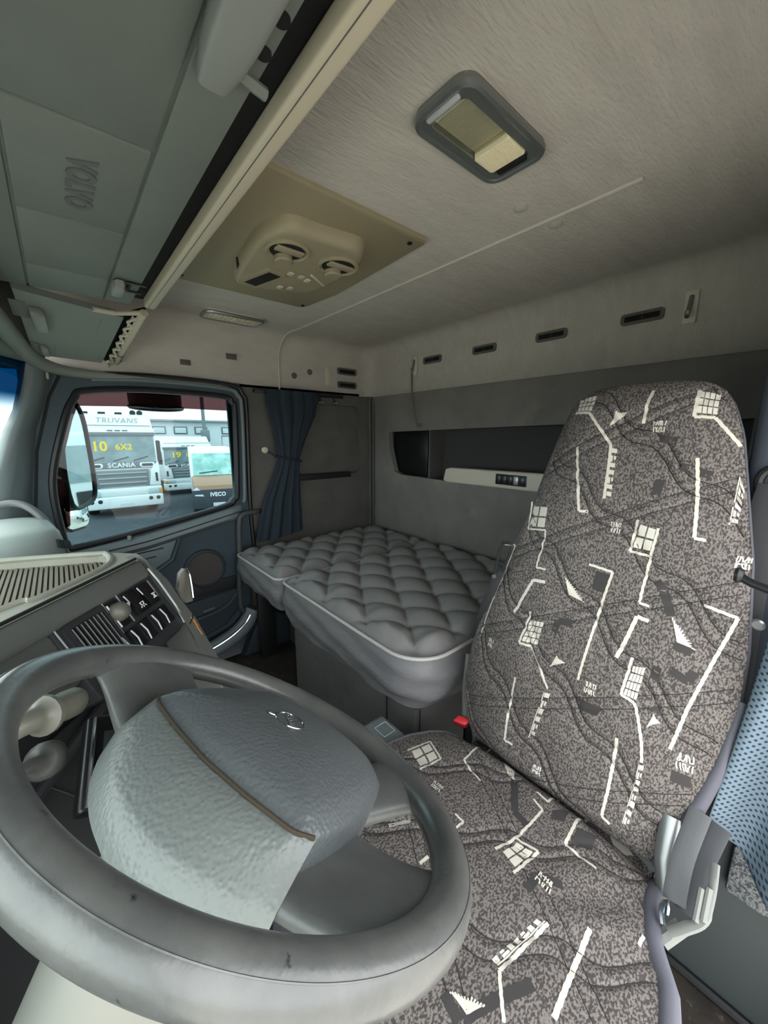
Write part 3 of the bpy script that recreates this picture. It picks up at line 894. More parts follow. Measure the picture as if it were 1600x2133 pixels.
def mattress(name, label, x0, x1, y0, y1, rads, thick, ny_pipe=None, sag=0.0):
    t = thing(name, label, 'mattress', ((x0 + x1) / 2, (y0 + y1) / 2, ZB - thick))
    nx, ny = int((x1 - x0) / .0055), int((y1 - y0) / .0055)
    U, Vv = np.meshgrid(np.linspace(x0, x1, nx), np.linspace(y0, y1, ny))
    Xc, Yc = rr_clamp(U, Vv, x0, x1, y0, y1, rads)
    e = np.minimum(np.minimum(U - x0, x1 - U), np.minimum(Vv - y0, y1 - Vv))
    ed = np.clip(e / .045, 0, 1); ed = ed * ed * (3 - 2 * ed)
    h, dm = tuft(Xc, Yc)
    # soft wrinkles near the front edge
    wr = np.sin(Xc * 95 + 5 * np.sin(Yc * 22)) * np.exp(-((Yc - (y1 - .07)) / .05) ** 2) * .0022
    Zz = ZB + ed * (.012 + .026 * h - .012 * dm) + wr * ed - sag * np.exp(-((Xc - x0 - .25) ** 2 + (Yc - y1 + .2) ** 2) / .03)
    Pt = np.stack([Xc, Yc, Zz], -1)
    obj('quilted_top', grid(Pt, nx, ny), M_bed, t, angle=80, recalc=False)
    loop = [Pt[0, i] for i in range(0, nx, 4)] + [Pt[j, -1] for j in range(0, ny, 4)] + [Pt[-1, i] for i in range(nx - 1, -1, -4)] + [Pt[j, 0] for j in range(ny - 1, -1, -4)]
    cl2 = [loop[0]]
    for p in loop[1:]:
        if np.linalg.norm(p - cl2[-1]) > .004:
            cl2.append(p)
    loop = np.array(cl2)
    c = loop.mean(0)
    nrm = np.zeros_like(loop)
    for i in range(len(loop)):
        tt = loop[(i + 1) % len(loop)] - loop[i - 1]
        nn = np.array([tt[1], -tt[0], 0]); nn /= np.linalg.norm(nn) + 1e-9
        nrm[i] = nn
    s = np.cumsum(np.r_[0, np.linalg.norm(np.diff(loop, axis=0), axis=1)])
    rows = []
    for k in np.linspace(0, 1, 14):
        bulge = .010 * math.sin(math.pi * min(1, k * 1.15)) - .045 * max(0, k - .72) ** 1.0
        wv = .0035 * np.sin(s * 40 + k * 9) * k + .003 * np.sin(s * 17 - k * 14)
        drop = thick * k * (1 + .06 * np.sin(s * 5))
        rows.append(loop + nrm * (bulge + wv)[:, None] - np.stack([0 * s, 0 * s, drop], -1))
    obj('side_band', grid(np.array(rows), len(loop), 14, closed_u=True), M_bedside, t, angle=80)
    return t, loop, nrm
m1, lp, nr = mattress('bunk_mattress', 'larger tufted grey mattress section behind the driver seat', .552, 1.262, RY + .02, -.572, {(-1, 1): .10, (1, 1): .035}, .155, sag=.006)
def pipe_sel(lp, nr, cond):
    return [p + n * .004 + V3((0, 0, .001)) for p, n in zip(lp, nr) if cond(p)]
obj('piping', tube(pipe_sel(lp, nr, lambda p: p[1] > -1.0), .0048, 8), M_pipe, m1, 'light piping along the front edge')
m2, lp, nr = mattress('bunk_mattress', 'smaller tufted grey mattress section against the passenger wall', 1.276, WX - .050, RY + .02, -.562, {(-1, 1): .03, (1, 1): .03}, .125)
obj('piping', tube(pipe_sel(lp, nr, lambda p: p[1] > -.66), .0048, 8), M_pipe, m2, 'light piping along the front edge')
m3, lp, nr = mattress('bunk_mattress', 'rear mattress strip running behind the driver seat', DX + .01, .528, RY + .02, -.98, {}, .14)

bb = thing('bunk_box', 'dark grey box base under the larger mattress section', 'base', (.93, -.99, FZ))
obj('front_panel', box(.60, 1.262, -.64, -.612, FZ, -.695, .006), M_base, bb)
obj('end_panel', box(.60, .625, RY + .02, -.625, FZ, -.695, .006), M_base, bb)
obj('end_panel', box(1.237, 1.262, RY + .02, -.625, FZ, -.695, .006), M_base, bb)
obj('panel_joint', box(.7055, .7085, -.6115, -.6095, FZ, -.67), M_dark, bb)
b2 = obj('bunk_box', merge([box(1.27, WX - .03, -1.30, -.80, FZ, -.66, .006)]), M_base); tag(b2, 'recessed dark base panel under the passenger end of the bunk', 'base')
b3 = obj('kick_panel', box(DX + .002, .595, -.86, -.82, FZ, -.675, .008), mat('rear_kick_panel', (58, 64, 64), .65, bump=(300, .2, .001))); tag(b3, 'smooth dark panel under the bunk behind the driver seat', 'base')
b3b = obj('panel_foot_trim', tube([(DX + .02, -.812, FZ + .012), (.50, -.812, FZ + .012)], .008, 8), M_black); tag(b3b, 'black strip where the dark panel behind the seat meets the floor', 'trim')

# ================================================================== dashboard
P0 = V3((.855, -.077, -.24)); E_ = V3((.755, -.655, 0)); NH = V3((-.655, -.755, 0))
a30 = math.radians(30)
DD = NH * math.sin(a30) - Z_ * math.cos(a30)      # down the fascia
NN = NH * math.cos(a30) + Z_ * math.sin(a30)      # out of the fascia
def fas(vf):                                      # local x = along fascia, y = down, z = out
    return xf(vf, P0, E_, DD, NN)
db = thing('dashboard', 'grey wrap-around dashboard with a ribbed top tray and a black switch panel', 'dashboard', (.9, .2, FZ))
def pt(u, back=0):
    p = P0 + E_ * u - NH * back
    return (p[0], p[1])
ZT = -.242
top_poly = [pt(-.75), pt(-.0), pt(.025, .0), pt(.05, .012), pt(.062, .035), (1.00, -.02), (1.06, .12), (1.12, .42), (.35, .46)]
# top cover with an opening for the sunken tray
tray = [pt(-.70, .065), pt(-.22, .05), pt(-.165, .030), pt(-.03, .030), (.905, -.052), (.955, -.048), (.968, -.035), (1.035, .115), (1.07, .24), (.9, .30), (.55, .36)]
obj('top_cover', xf(ringplate(top_poly, tray, -.06, 0, 120), (0, 0, ZT)), M_dasht, db, 'paler top cover', angle=30)
rimv = [V3((p[0], p[1], ZT)) for p in tray]
obj('tray_rim', tube(smooth_path(rimv, 4, closed=True), .0055, 8, closed=True), M_dasht, db)
tr_ = obj('tray_floor', xf(prism(tray, -.045, -.022), (0, 0, ZT)), M_mat, db, 'sunken ribbed rubber tray')
# ribs of the rubber mat (cut to the tray outline)
tp_ = np.array(tray)
def inside(x, y):
    c = False
    for i in range(len(tp_)):
        (x1, y1), (x2, y2) = tp_[i], tp_[i - 1]
        if (y1 > y) != (y2 > y) and x < (x2 - x1) * (y - y1) / (y2 - y1) + x1:
            c = not c
    return c
rd = V3((1, 0, 0)); rn = V3((0, -1, 0))
base = V3((.85, .20, ZT - .0215)); nrib = 0
for k in range(-60, 70):
    o = base + rn * (k * .0076)
    ts = [t for t in np.linspace(-.35, .35, 141) if inside(*(o + rd * t)[:2])]
    if len(ts) < 4:
        continue
    t0, t1 = ts[0], ts[-1]
    obj('mat_rib', merge([xf(box(t0, t1, -.0024, .0024, 0, .0038), o, rd, rn, Z_)]), M_mat, tr_); nrib += 1
# black clip lying at the front edge of the tray
ck = obj('tray_clip', xf(box(-.028, .028, -.008, .008, 0, .016, .006, 3), (*pt(-.115, .042), ZT - .018), E_, NH, Z_), M_black, db)
obj('top_joint', tube([P0 + E_ * u + V3((0, 0, .0005)) for u in np.linspace(-.7, .02, 12)] + [V3((*pt(.05, .012), ZT + .002)), V3((*pt(.062, .035), ZT + .002)), V3((.99, .0, ZT + .002))][:0], .0028, 6), M_hole, db)
obj('front_step', xf(box(-.62, -.24, -.05, -.012, -.004, .0012, .002), (P0[0], P0[1], ZT), E_, -NH * -1, Z_), M_dasht, db)
# fascia
obj('fascia_roll', fas(box(-.74, .026, .003, .044, -.07, .007, .012, 4)), M_dash, db, 'rounded upper roll of the fascia')
obj('fascia_left', fas(box(-.74, -.205, .040, .125, -.09, -.001, .008, 2)), M_dash, db)
obj('fascia_core', merge([fas(box(-.74, .03, .03, .52, -.20, -.060)), fas(box(-.20, .028, .145, .17, -.08, -.006, .010, 3))]), M_dark, db)
pn = obj('switch_panel', fas(box(-.207, .024, .036, .163, -.06, .0, .003, 2)), M_panel, db, 'black panel of rocker switches')
obj('panel_edge', fas(tube([(.0265, .028, .004), (.029, .06, .005), (.029, .12, .004), (.026, .160, .000)], .0022, 8)), M_line, db)
# air vent in the panel
vt = obj('vent_frame', fas(ringplate(rrect(-.192, -.112, .043, .128, .006), rrect(-.184, -.119, .052, .124, .003), -.003, .0045, 48)), M_panel, db)
obj('vent_well', fas(box(-.186, -.117, .050, .126, -.001, .0008)), M_hole, vt)
for k in range(8):
    u = -.180 + k * .0082
    obj('vent_slat', xf(box(-.0008, .0008, .053, .123, 0, .0075), P0 + E_ * u, V3(E_ * .94 + NN * .34), DD, V3(NN * .94 - E_ * .34)), M_steel, vt)
for u in (-.200, -.1085, -.0785 + .004):
    obj('panel_line', fas(box(u - .0008, u + .0008, .042, .128 if u < -.1 else .098, 0, .0014)), M_line, pn)
# mirror adjuster knob
kp = obj('knob_plate', fas(box(-.1225 + .017, -.0795, .047, .096, 0, .003, .002)), M_sw, db)
obj('plate_edge', fas(tube([(-.1055, .050, .003), (-.1055, .094, .003)], .0016, 6)), M_line, kp)
obj('adjuster_knob', xf(lathe([(.017, 0), (.0165, .007), (.013, .015), (.006, .019)], 24), P0 + E_ * -.094 + DD * .069 + NN * .002, E_, DD, NN), M_stalk, db, 'grey mirror adjuster knob')
obj('knob_dot', xf(lathe([(.0035, 0), (.0035, .003)], 12), P0 + E_ * -.084 + DD * .066 + NN * .016, E_, DD, NN), M_line, kp)
# rocker switches: two with white symbols in the upper row
def rocker(u0, u1, d0, d1):
    b = box(u0, u1, d0, d1, 0, .009, .002, 2)
    v, f = b
    v = v.copy(); mid = (d0 + d1) / 2
    v[:, 2] = np.where(v[:, 2] > .004, v[:, 2] + (v[:, 1] - mid) * .12, v[:, 2])
    return fas((v, f))
sy = [
    [[(-.003, -.006), (-.003, .006)], [(-.003, .006), (.004, .004)], [(-.003, -.006), (.004, -.004)], [(.004, -.004), (.004, .004)], [(.006, -.006), (.010, -.009)], [(.007, 0), (.011, 0)], [(.006, .006), (.010, .009)]],
    [[(-.006, -.005), (.006, .005)], [(-.006, .005), (.006, -.005)], [(-.006, -.006), (-.006, .006)], [(.006, -.006), (.006, .006)]]]
for k, (u0, u1) in enumerate(((-.066, -.038), (-.029, -.001))):
    s = obj('rocker_switch', rocker(u0, u1, .046, .094), M_sw, db)
    obj('switch_edge', fas(tube([(u0 - .001, .050, .005), (u0 + .002, .072, .007), (u0 + .003, .092, .009)], .0014, 6)), M_line, s)
    uc = (u0 + u1) / 2 + .002
    obj('white_symbol', merge([fas(tube([(uc + p[1] * .75, .078 + p[0] * .75, .0125), (uc + q_[1] * .75, .078 + q_[0] * .75, .0125)], .0009, 5)) for p, q_ in sy[k]]), M_white, s)
obj('panel_line', fas(box(.0085, .0099, .048, .088, 0, .0016)), M_line, pn)
# blank switch positions in the lower row
for u0, u1 in ((-.122, -.100), (-.098, -.076), (-.072, -.048), (-.040, -.018), (-.014, .008)):
    s = obj('blank_switch', fas(box(u0, u1, .104, .143, 0, .004, .002)), M_sw, db)
    obj('switch_edge', fas(tube([(u0 + .001, .107, .004), (u0 + .0035, .124, .0052), (u0 + .001, .141, .004)], .0015, 6)), M_line, s)
# rounded end of the centre stack, facing the passenger seat
endp = [(.030, -.012), (.045, .010), (.055, .07), (.060, .12), (.056, .17), (.046, .23), (.034, .32), (.02, .45), (-.01, .45), (.0, .30), (.018, .20), (.030, .165)]
obj('end_cap', fas(prism(endp, -.16, .004, .010, 3)), M_dash, db, 'rounded grey end of the stack')
obj('end_cap_joint', fas(tube([(.030, .170, .0045), (.045, .165, .0055), (.057, .158, .004)], .0012, 6)), M_hole, db)
obj('scribble', fas(merge([tube([(.044, .160, .0048), (.044, .175, .0050), (.041, .205, .0048)], .0009, 5), tube([(.039, .187, .0050), (.047, .183, .0050)], .0009, 5), tube([(.047, .168, .005), (.044, .182, .005)], .0009, 5)])), M_orange, db, 'small orange pen scribble')
obj('side_recess', fas(xf(box(-.012, .012, -.045, .045, 0, .004, .008, 3), (.052, .045, -.045), V3((.3, 0, -.9)), V3((.15, 1, 0)), V3((.9, 0, .3)))), M_hole, db)
_fp = [ax(x, y, .93) for x, y in ((372, 1228), (376, 1196), (385, 1185), (394, 1196), (400, 1225), (402, 1252), (388, 1256))]
_n = len(_fp)
fl = obj('cup_flap', (np.array(_fp + [p + V3((.012, .004, 0)) for p in _fp]), [tuple(range(_n)), tuple(range(2 * _n - 1, _n - 1, -1))] + [(k, k + _n, (k + 1) % _n + _n, (k + 1) % _n) for k in range(_n)]), M_stalk, db)
obj('flap_edge', tube(smooth_path([ax(384, 1186, .93), ax(392, 1189, .92), ax(398, 1215, .91), ax(402, 1245, .90)], 4), .003, 8), M_chrome, fl, 'bright metal edge')
# lower centre: dark console with ignition ring, pair of switches and a slanted rail
obj('lower_panel', fas(box(-.33, -.02, .165, .40, -.12, -.045, .006)), M_dark, db)
obj('lower_rail', fas(tube([(-.10, .160, -.03), (-.22, .185, -.034), (-.36, .215, -.036)], .008, 8)), M_panel, db)
for u in (-.186, -.172):
    obj('lower_switch', fas(box(u - .005, u + .005, .128, .156, -.01, .003, .002)), M_sw, db)
    obj('switch_edge', fas(tube([(u - .006, .130, .003), (u - .006, .154, .003)], .0013, 6)), M_line, pn)
ip = obj('ignition_plate', fas(box(-.235, -.185, .188, .262, -.05, -.041, .003)), M_panel, db)
obj('ignition_ring', xf(tube([(.020 * math.cos(a), .020 * math.sin(a), 0) for a in np.linspace(0, 2 * math.pi, 28, endpoint=False)], .0016, 6, closed=True), P0 + E_ * -.198 + DD * .225 + NN * -.039, E_, DD, NN), M_steel, ip)
obj('ignition_mark', xf(tube([(.024 * math.cos(a), .024 * math.sin(a), 0) for a in np.linspace(-1.9, -.7, 10)], .0015, 6), P0 + E_ * -.198 + DD * .225 + NN * -.039, E_, DD, NN), M_red, ip, 'red arc mark')
obj('ignition_core', xf(lathe([(.012, 0), (.012, .006), (.009, .008)], 20), P0 + E_ * -.198 + DD * .225 + NN * -.041, E_, DD, NN), M_sw, ip)
obj('panel_seam', fas(tube([(-.30, .19, -.043), (-.255, .30, -.043)], .0012, 6)), M_panel, db)
obj('passenger_dash', merge([box(1.02, 1.60, .10, .50, -.60, -.335, .03, 3)]), M_dash, db)
obj('lower_body', box(.62, 1.10, .14, .50, -.95, -.34, .02, 2), M_dark, db)
obj('driver_bolster', box(DX + .02, .62, .28, .52, -.85, -.40, .03, 3), M_dark, db)

# dash-top cover on the passenger side
pc = thing('dash_cover', 'pale grey rounded cover with dark lettering on the far passenger corner of the dashboard', 'cover', (1.42, .13, -.335))
hull = smooth_path([(1.335, .022), (1.40, .028), (1.54, .05), (1.62, .11), (1.60, .20), (1.45, .26), (1.30, .24), (1.27, .14), (1.29, .06)], 5, closed=True)
hull = np.array([(p[0], p[1]) for p in hull]); hc2 = hull.mean(0)
rows = []
for s, z in ((1.0, -.335), (1.0, -.30), (.985, -.275), (.95, -.258), (.88, -.247), (.6, -.241), (.02, -.239)):
    rows.append([V3((*(hc2 + (p - hc2) * s), z)) for p in hull])
cvm = mat('cover_silver_grey', (148, 160, 156), .5)
cv = obj('cover_shell', grid(np.array(rows), len(hull), len(rows), closed_u=True, cap=True), cvm, pc, angle=60)
obj('cover_line', tube(smooth_path([ax(0, 1122, 1.36), ax(35, 1111, 1.38), ax(62, 1113, 1.38), ax(55, 1135, 1.36), ax(46, 1152, 1.345)], 4), .0022, 6), M_cream, pc)
for k in range(5):
    c = V3((1.318 + .010 * k, .036 - .0052 * k + .004, -.284 - .004 * k))
    obj('dark_mark', xf(box(-.005, .005, -.012, .012, 0, .004), c + V3((-.002, -.008, 0)), V3((.8, -.4, -.3)), V3((.1, .1, 1)), V3((-.4, -.9, 0))), M_black, pc)
gt = obj('pillar_grab_tube', tube(smooth_path([(1.60, .30, -.235), (1.58, .17, -.205), (1.56, .115, -.198), (1.53, .075, -.225), (1.50, .040, -.290), (1.47, .018, -.37)], 6), .011, 10), mat('grab_grey2', (88, 92, 92), .5)); tag(gt, 'bent grey tube handle at the foot of the passenger front pillar', 'handle')

# ================================================================== steering wheel
WC = V3((.326, -.109, -.307)); tt_, ss_ = .594, .034
wn = V3((math.sin(ss_) * math.cos(tt_), -math.sin(tt_), math.cos(tt_) * math.cos(ss_))); wn /= np.linalg.norm(wn)
wa = np.cross(Y_, wn); wa /= np.linalg.norm(wa); wb_ = np.cross(wn, wa)
PHI = math.radians(20)
W1 = wa * math.cos(PHI) + wb_ * math.sin(PHI); W2 = -wa * math.sin(PHI) + wb_ * math.cos(PHI)
def whl(vf): return xf(vf, WC, W1, W2, wn)
sw = thing('steering_wheel', 'worn grey truck steering wheel with a large grained horn pad', 'steering wheel', WC)
RW = .205
th = np.linspace(0, 2 * math.pi, 180, endpoint=False)
G = np.zeros((181, 28, 3)); 
for i, a in enumerate(list(th) + [2 * math.pi]):
    for k in range(28):
        q = 2 * math.pi * k / 28
        r = .0166 * (1 + .02 * math.cos(2 * q))
        G[i, k] = ((RW + r * math.cos(q)) * math.cos(a), (RW + r * math.cos(q)) * math.sin(a), r * math.sin(q))
obj('rim', whl(grid(G[:180], 28, 180, closed_u=True)), M_wheel, sw, angle=80) if False else None
Vr = G[:180].reshape(-1, 3); Fr = []
for i in range(180):
    j = (i + 1) % 180
    for k in range(28):
        k2 = (k + 1) % 28
        Fr.append((i * 28 + k, i * 28 + k2, j * 28 + k2, j * 28 + k))
obj('rim', whl((Vr, Fr)), M_wheel, sw, angle=80)
obj('rim_seam', whl(tube([((RW + .0120) * math.cos(a), (RW + .0120) * math.sin(a), .0115) for a in th], .0006, 5, closed=True)), M_wheel, sw)
def spoke(ang, w0, w1, r0=.204, r1=.055, h1=-.034, flare=1.45, skew=0):
    ca, sa = math.cos(ang), math.sin(ang)
    rows = []
    n = 16
    for k in range(n + 1):
        t = k / n
        r = r0 + (r1 - r0) * t
        h = h1 * (1 - (1 - t) ** 2.2) - .002
        wd = (w0 + (w1 - w0) * t) * (1 + (flare - 1) * math.exp(-t * 9))
        thk = .013 + .004 * t
        row = []
        for q in np.linspace(0, 2 * math.pi, 28, endpoint=False):
            c, s = math.cos(q), math.sin(q)
            x = np.sign(c) * abs(c) ** .8 * wd + skew * t
            z = np.sign(s) * abs(s) ** .8 * thk + h
            row.append(V3((r * ca - x * sa, r * sa + x * ca, z)))
        rows.append(row)
    return grid(np.array(rows), 28, n + 1, closed_u=True, cap=True)
for ang, w0, w1 in ((0, .052, .072), (180, .052, .072), (240, .036, .044), (300, .036, .044)):
    obj('spoke', whl(spoke(math.radians(ang), w0, w1)), M_spoke, sw, angle=60)
# horn pad
half = [(0, .064), (.05, .060), (.095, .052), (.107, .040), (.112, 0), (.110, -.05), (.100, -.098), (.082, -.124), (.05, -.140), (0, -.146)]
out = half + [(-x, y) for x, y in half[-2:0:-1]]
out = smooth_path([(x, y) for x, y in out], 6, closed=True)
out = np.array([(p[0], p[1]) for p in out]); pc_ = np.array([0, -.035])
rows = []
for s in (.02, .15, .3, .45, .6, .72, .82, .90, .95, .98, 1.0, 1.006, 1.0):
    rim_h = .030 - .020 * s ** 3
    if s > .9: rim_h -= (s - .9) * .05
    rows.append([V3((*(pc_ + (p - pc_) * s), rim_h)) for p in out])
rows[-2] = [p + V3((0, 0, -.004)) for p in rows[-2]]
rows[-1] = [p * V3((1, 1, 0)) + V3((0, 0, -.03)) for p in rows[-1]]
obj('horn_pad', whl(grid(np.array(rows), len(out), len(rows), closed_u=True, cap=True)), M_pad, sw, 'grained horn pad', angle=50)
# upper flank falling away towards the dash
nu, nv = 60, 24
G = np.zeros((nv, nu, 3))
for j, v in enumerate(np.linspace(0, 1, nv)):
    for i, u in enumerate(np.linspace(-1, 1, nu)):
        x0_ = .109 * u; y0_ = np.interp(abs(x0_), [0, .05, .095, .109], [.066, .062, .054, .040])
        x1_ = .113 * u; y1_ = .114 - .046 * abs(u) ** 2.0
        k = v
        x = x0_ + (x1_ - x0_) * k; y = y0_ + (y1_ - y0_) * k
        h = .0045 - .040 * k ** 1.2 + .006 * math.sin(math.pi * k) * (1 - abs(u) ** 4)
        if v > .92: h -= (v - .92) * .25
        G[j, i] = (x, y, h)
Gb = G.copy(); Gb[:, :, 2] = np.minimum(G[:, :, 2] - .03, -.05); Gb[:, :, 0] *= .80; Gb[:, :, 1] = .03 + (Gb[:, :, 1] - .03) * .70
fl_v = merge([grid(G, nu, nv), grid(Gb, nu, nv)])
Lp = [(0, i) for i in range(nu)] + [(j, nu - 1) for j in range(1, nv)] + [(nv - 1, i) for i in range(nu - 2, -1, -1)] + [(j, 0) for j in range(nv - 2, 0, -1)]
for a in range(len(Lp)):
    (j0, i0), (j1, i1) = Lp[a], Lp[(a + 1) % len(Lp)]
    fl_v[1].append((j0 * nu + i0, j1 * nu + i1, nu * nv + j1 * nu + i1, nu * nv + j0 * nu + i0))
obj('hub_base', whl(lathe([(.075, -.085), (.090, -.070), (.102, -.054), (.104, -.048), (.098, -.042)], 48)), M_spoke, sw, angle=60)
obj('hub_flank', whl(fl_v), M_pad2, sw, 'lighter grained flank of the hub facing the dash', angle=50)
obj('pad_groove', whl(tube([(x, np.interp(abs(x), [0, .05, .095, .108], [.066, .062, .054, .042]), .0055) for x in np.linspace(-.108, .108, 40)], .0018, 6)), mat('groove_brown', (62, 54, 42), .9), sw)  # thin dark brown line along the pad seam
# emblem on the pad
ecx, ecy, eh = 0.0, -.036, .0302
obj('emblem_ring', whl(tube([(ecx + .0165 * math.cos(a), ecy + .0165 * math.sin(a), eh) for a in np.linspace(0, 2 * math.pi, 40, endpoint=False)], .0011, 8, closed=True)), M_chrome, sw, 'chrome ring emblem with arrow')
em = obj('emblem_bar', whl(xf(box(-.0155, .0155, -.0032, .0032, -.0005, .0009, .0004), (ecx, ecy, eh), V3((.78, -.62, 0)) , V3((.62, .78, 0)), Z_)), M_spoke, sw)
obj('emblem_letters', whl(xf(text('VOLVO', .0068, .0002, 0, .0001), (ecx, ecy, eh + .0011), V3((.78, -.62, 0)), V3((.62, .78, 0)), Z_)), M_chrome, em)
obj('emblem_arrow', whl(merge([tube([(ecx + .0118, ecy + .0118, eh), (ecx + .0185, ecy + .0185, eh)], .0009, 6), tube([(ecx + .012, ecy + .0185, eh), (ecx + .0185, ecy + .0185, eh), (ecx + .0185, ecy + .012, eh)], .0009, 6)])), M_chrome, em)

# steering column
cl = thing('steering_column', 'pale grey steering column shroud below the wheel hub', 'steering column', WC - wn * .35)
rows = []
for h, wx, y0, y1 in ((-.086, .035, -.05, .05), (-.092, .042, -.055, .075), (-.11, .047, -.06, .090), (-.16, .049, -.06, .092), (-.24, .047, -.06, .085), (-.36, .04, -.05, .06)):
    row = []
    for q in np.linspace(0, 2 * math.pi, 36, endpoint=False):
        c, s = math.cos(q), math.sin(q)
        x = np.sign(c) * abs(c) ** .7 * wx; y = (y0 + y1) / 2 + np.sign(s) * abs(s) ** .7 * (y1 - y0) / 2
        row.append(WC + wa * x + wb_ * y + wn * h)
    rows.append(row)
obj('shroud', grid(np.array(rows), 36, len(rows), closed_u=True, cap=True), M_col, cl, angle=60)
obj('shroud_joint', tube([p * 1.0 for p in [WC + wa * (np.sign(math.cos(q)) * abs(math.cos(q)) ** .7 * .0487) + wb_ * (.0155 + np.sign(math.sin(q)) * abs(math.sin(q)) ** .7 * .0757) + wn * -.14 for q in np.linspace(0, 2 * math.pi, 40, endpoint=False)]], .001, 5, closed=True), M_hole, cl)
def rd_(x, y, d):
    r = ray(x, y); return r / np.linalg.norm(r) * d
p0, p1 = rd_(30, 1518, .50), rd_(168, 1455, .56)
ax_ = (p1 - p0) / np.linalg.norm(p1 - p0); Ls = np.linalg.norm(p1 - p0)
pth = [V3((.42, .215, -.335)), p0 - ax_ * Ls * .12 + V3((.0, .03, -.01))] + [p0 + ax_ * Ls * t for t in (.06, .24, .32, .36, .42, .45, .50, .70, .88, .97, 1.0)]
s1 = obj('dash_lever', tube(pth, [.009, .009, .010, .0105, .012, .0185, .0185, .0125, .0125, .0145, .0145, .011, .005], 18), M_stalk, db, 'thick pale lever with a collar', angle=60)
p0, p1 = rd_(40, 1602, .50), rd_(112, 1578, .55)
ax_ = (p1 - p0) / np.linalg.norm(p1 - p0); Ls = np.linalg.norm(p1 - p0)
obj('knob_lever', tube([V3((.43, .215, -.40)), p0 - ax_ * Ls * .2 + V3((0, .02, -.01))] + [p0 + ax_ * Ls * t for t in (.3, .5, .58, .66, .82, .94, 1.0)], [.006, .006, .006, .0065, .012, .0165, .0165, .013, .006], 16), M_lever, db, 'short lever with a round dark knob', angle=60)
dv_ = thing('dash_device', 'slim black device with a bright edge mounted beside the steering column', 'device', rd_(235, 1670, .60))
pA, pB = rd_(252, 1484, .63), rd_(240, 1680, .60)
ud = (pB - pA); Ld = np.linalg.norm(ud); ud /= Ld
vd = np.cross(ud, V3((-.7, -.3, .6))); vd /= np.linalg.norm(vd); wd_ = np.cross(ud, vd)
if wd_ @ (-pA) < 0: wd_ = -wd_
DV = lambda vf: xf(vf, pA, ud, vd, wd_)
obj('device_body', DV(box(0, Ld, -.034, .034, -.02, 0, .005, 3)), M_sw, dv_)
sgn = 1 if (CR @ vd) < 0 else -1
obj('device_edge', DV(tube([(.004, sgn * .026, .001), (Ld - .004, sgn * .026, .001)], .0024, 8)), M_chrome, dv_)
obj('device_screen', DV(box(.02, Ld * .45, -.018, .016, 0, .0012, .0005)), M_panel, dv_)
for k in range(3):
    obj('device_button', DV(lathe([(.004, 0), (.004, .003)], 12)) if False else xf(lathe([(.004, 0), (.004, .002)], 12), pA + ud * (Ld * (.55 + .12 * k)), ud, vd, wd_), M_panel, dv_)

# ================================================================== driver seat
SP0 = V3((0, -.64, -.67)); SD = V3((0, -.16, .73)); SL = np.linalg.norm(SD); SD /= SL
SN = V3((0, SD[2], -SD[1]))                    # out of the backrest face
s_t = [0, .03, .07, .105, .15, .20, .29, .37, .5, .62, .69, .735, .757, .769, .776, .779]
x_r = [.086, .078, .070, .062, .052, .043, .035, .038, .054, .079, .094, .110, .124, .140, .160, .185]
x_l = [.438, .462, .478, .484, .486, .484, .466, .447, .407, .384, .368, .356, .344, .328, .305, .275]
def bx_edges(s):
    return np.interp(s, s_t, x_r), np.interp(s, s_t, x_l)
def quilt(x, s):
    A_ = (s - .85 * x + .011 * np.sin(2 * np.pi * x / .105 + 9 * s)) / .165
    fa = A_ - np.round(A_)
    B_ = (s + .55 * x) / .165
    fb = B_ - np.round(B_)
    g = lambda f, o, w: np.exp(-((np.abs(f) - o) / w) ** 2)
    return -.0042 * g(fa, .078, .034) - .0026 * g(fb, .062, .030) - .0016 * np.cos(2 * np.pi * A_)
def back_off(x, s):
    r, l = bx_edges(s)
    t = np.clip((x - (r + l) / 2) / ((l - r) / 2), -1, 1)
    topf = np.clip((.779 - s) / .05, 0, 1) ** .5 * np.clip(s / .035 + .02, 0, 1) ** .5
    dome = .040 * (1 - np.abs(t) ** 3.2) * topf
    lumb = .012 * np.exp(-((s - .22) / .13) ** 2) * (1 - t * t)
    return dome + lumb + quilt(x, s) * np.clip((1 - np.abs(t)) / .06, 0, 1) * topf
def back_pt(x, s, lift=0.0):
    o = back_off(x, s) + lift
    return SP0 + np.stack([x, x * 0, x * 0], -1) + s[..., None] * SD + o[..., None] * SN
seat = thing('driver_seat', 'driver seat in a dark quilted cover printed with white sketchy motifs', 'seat', (.27, -.45, FZ))

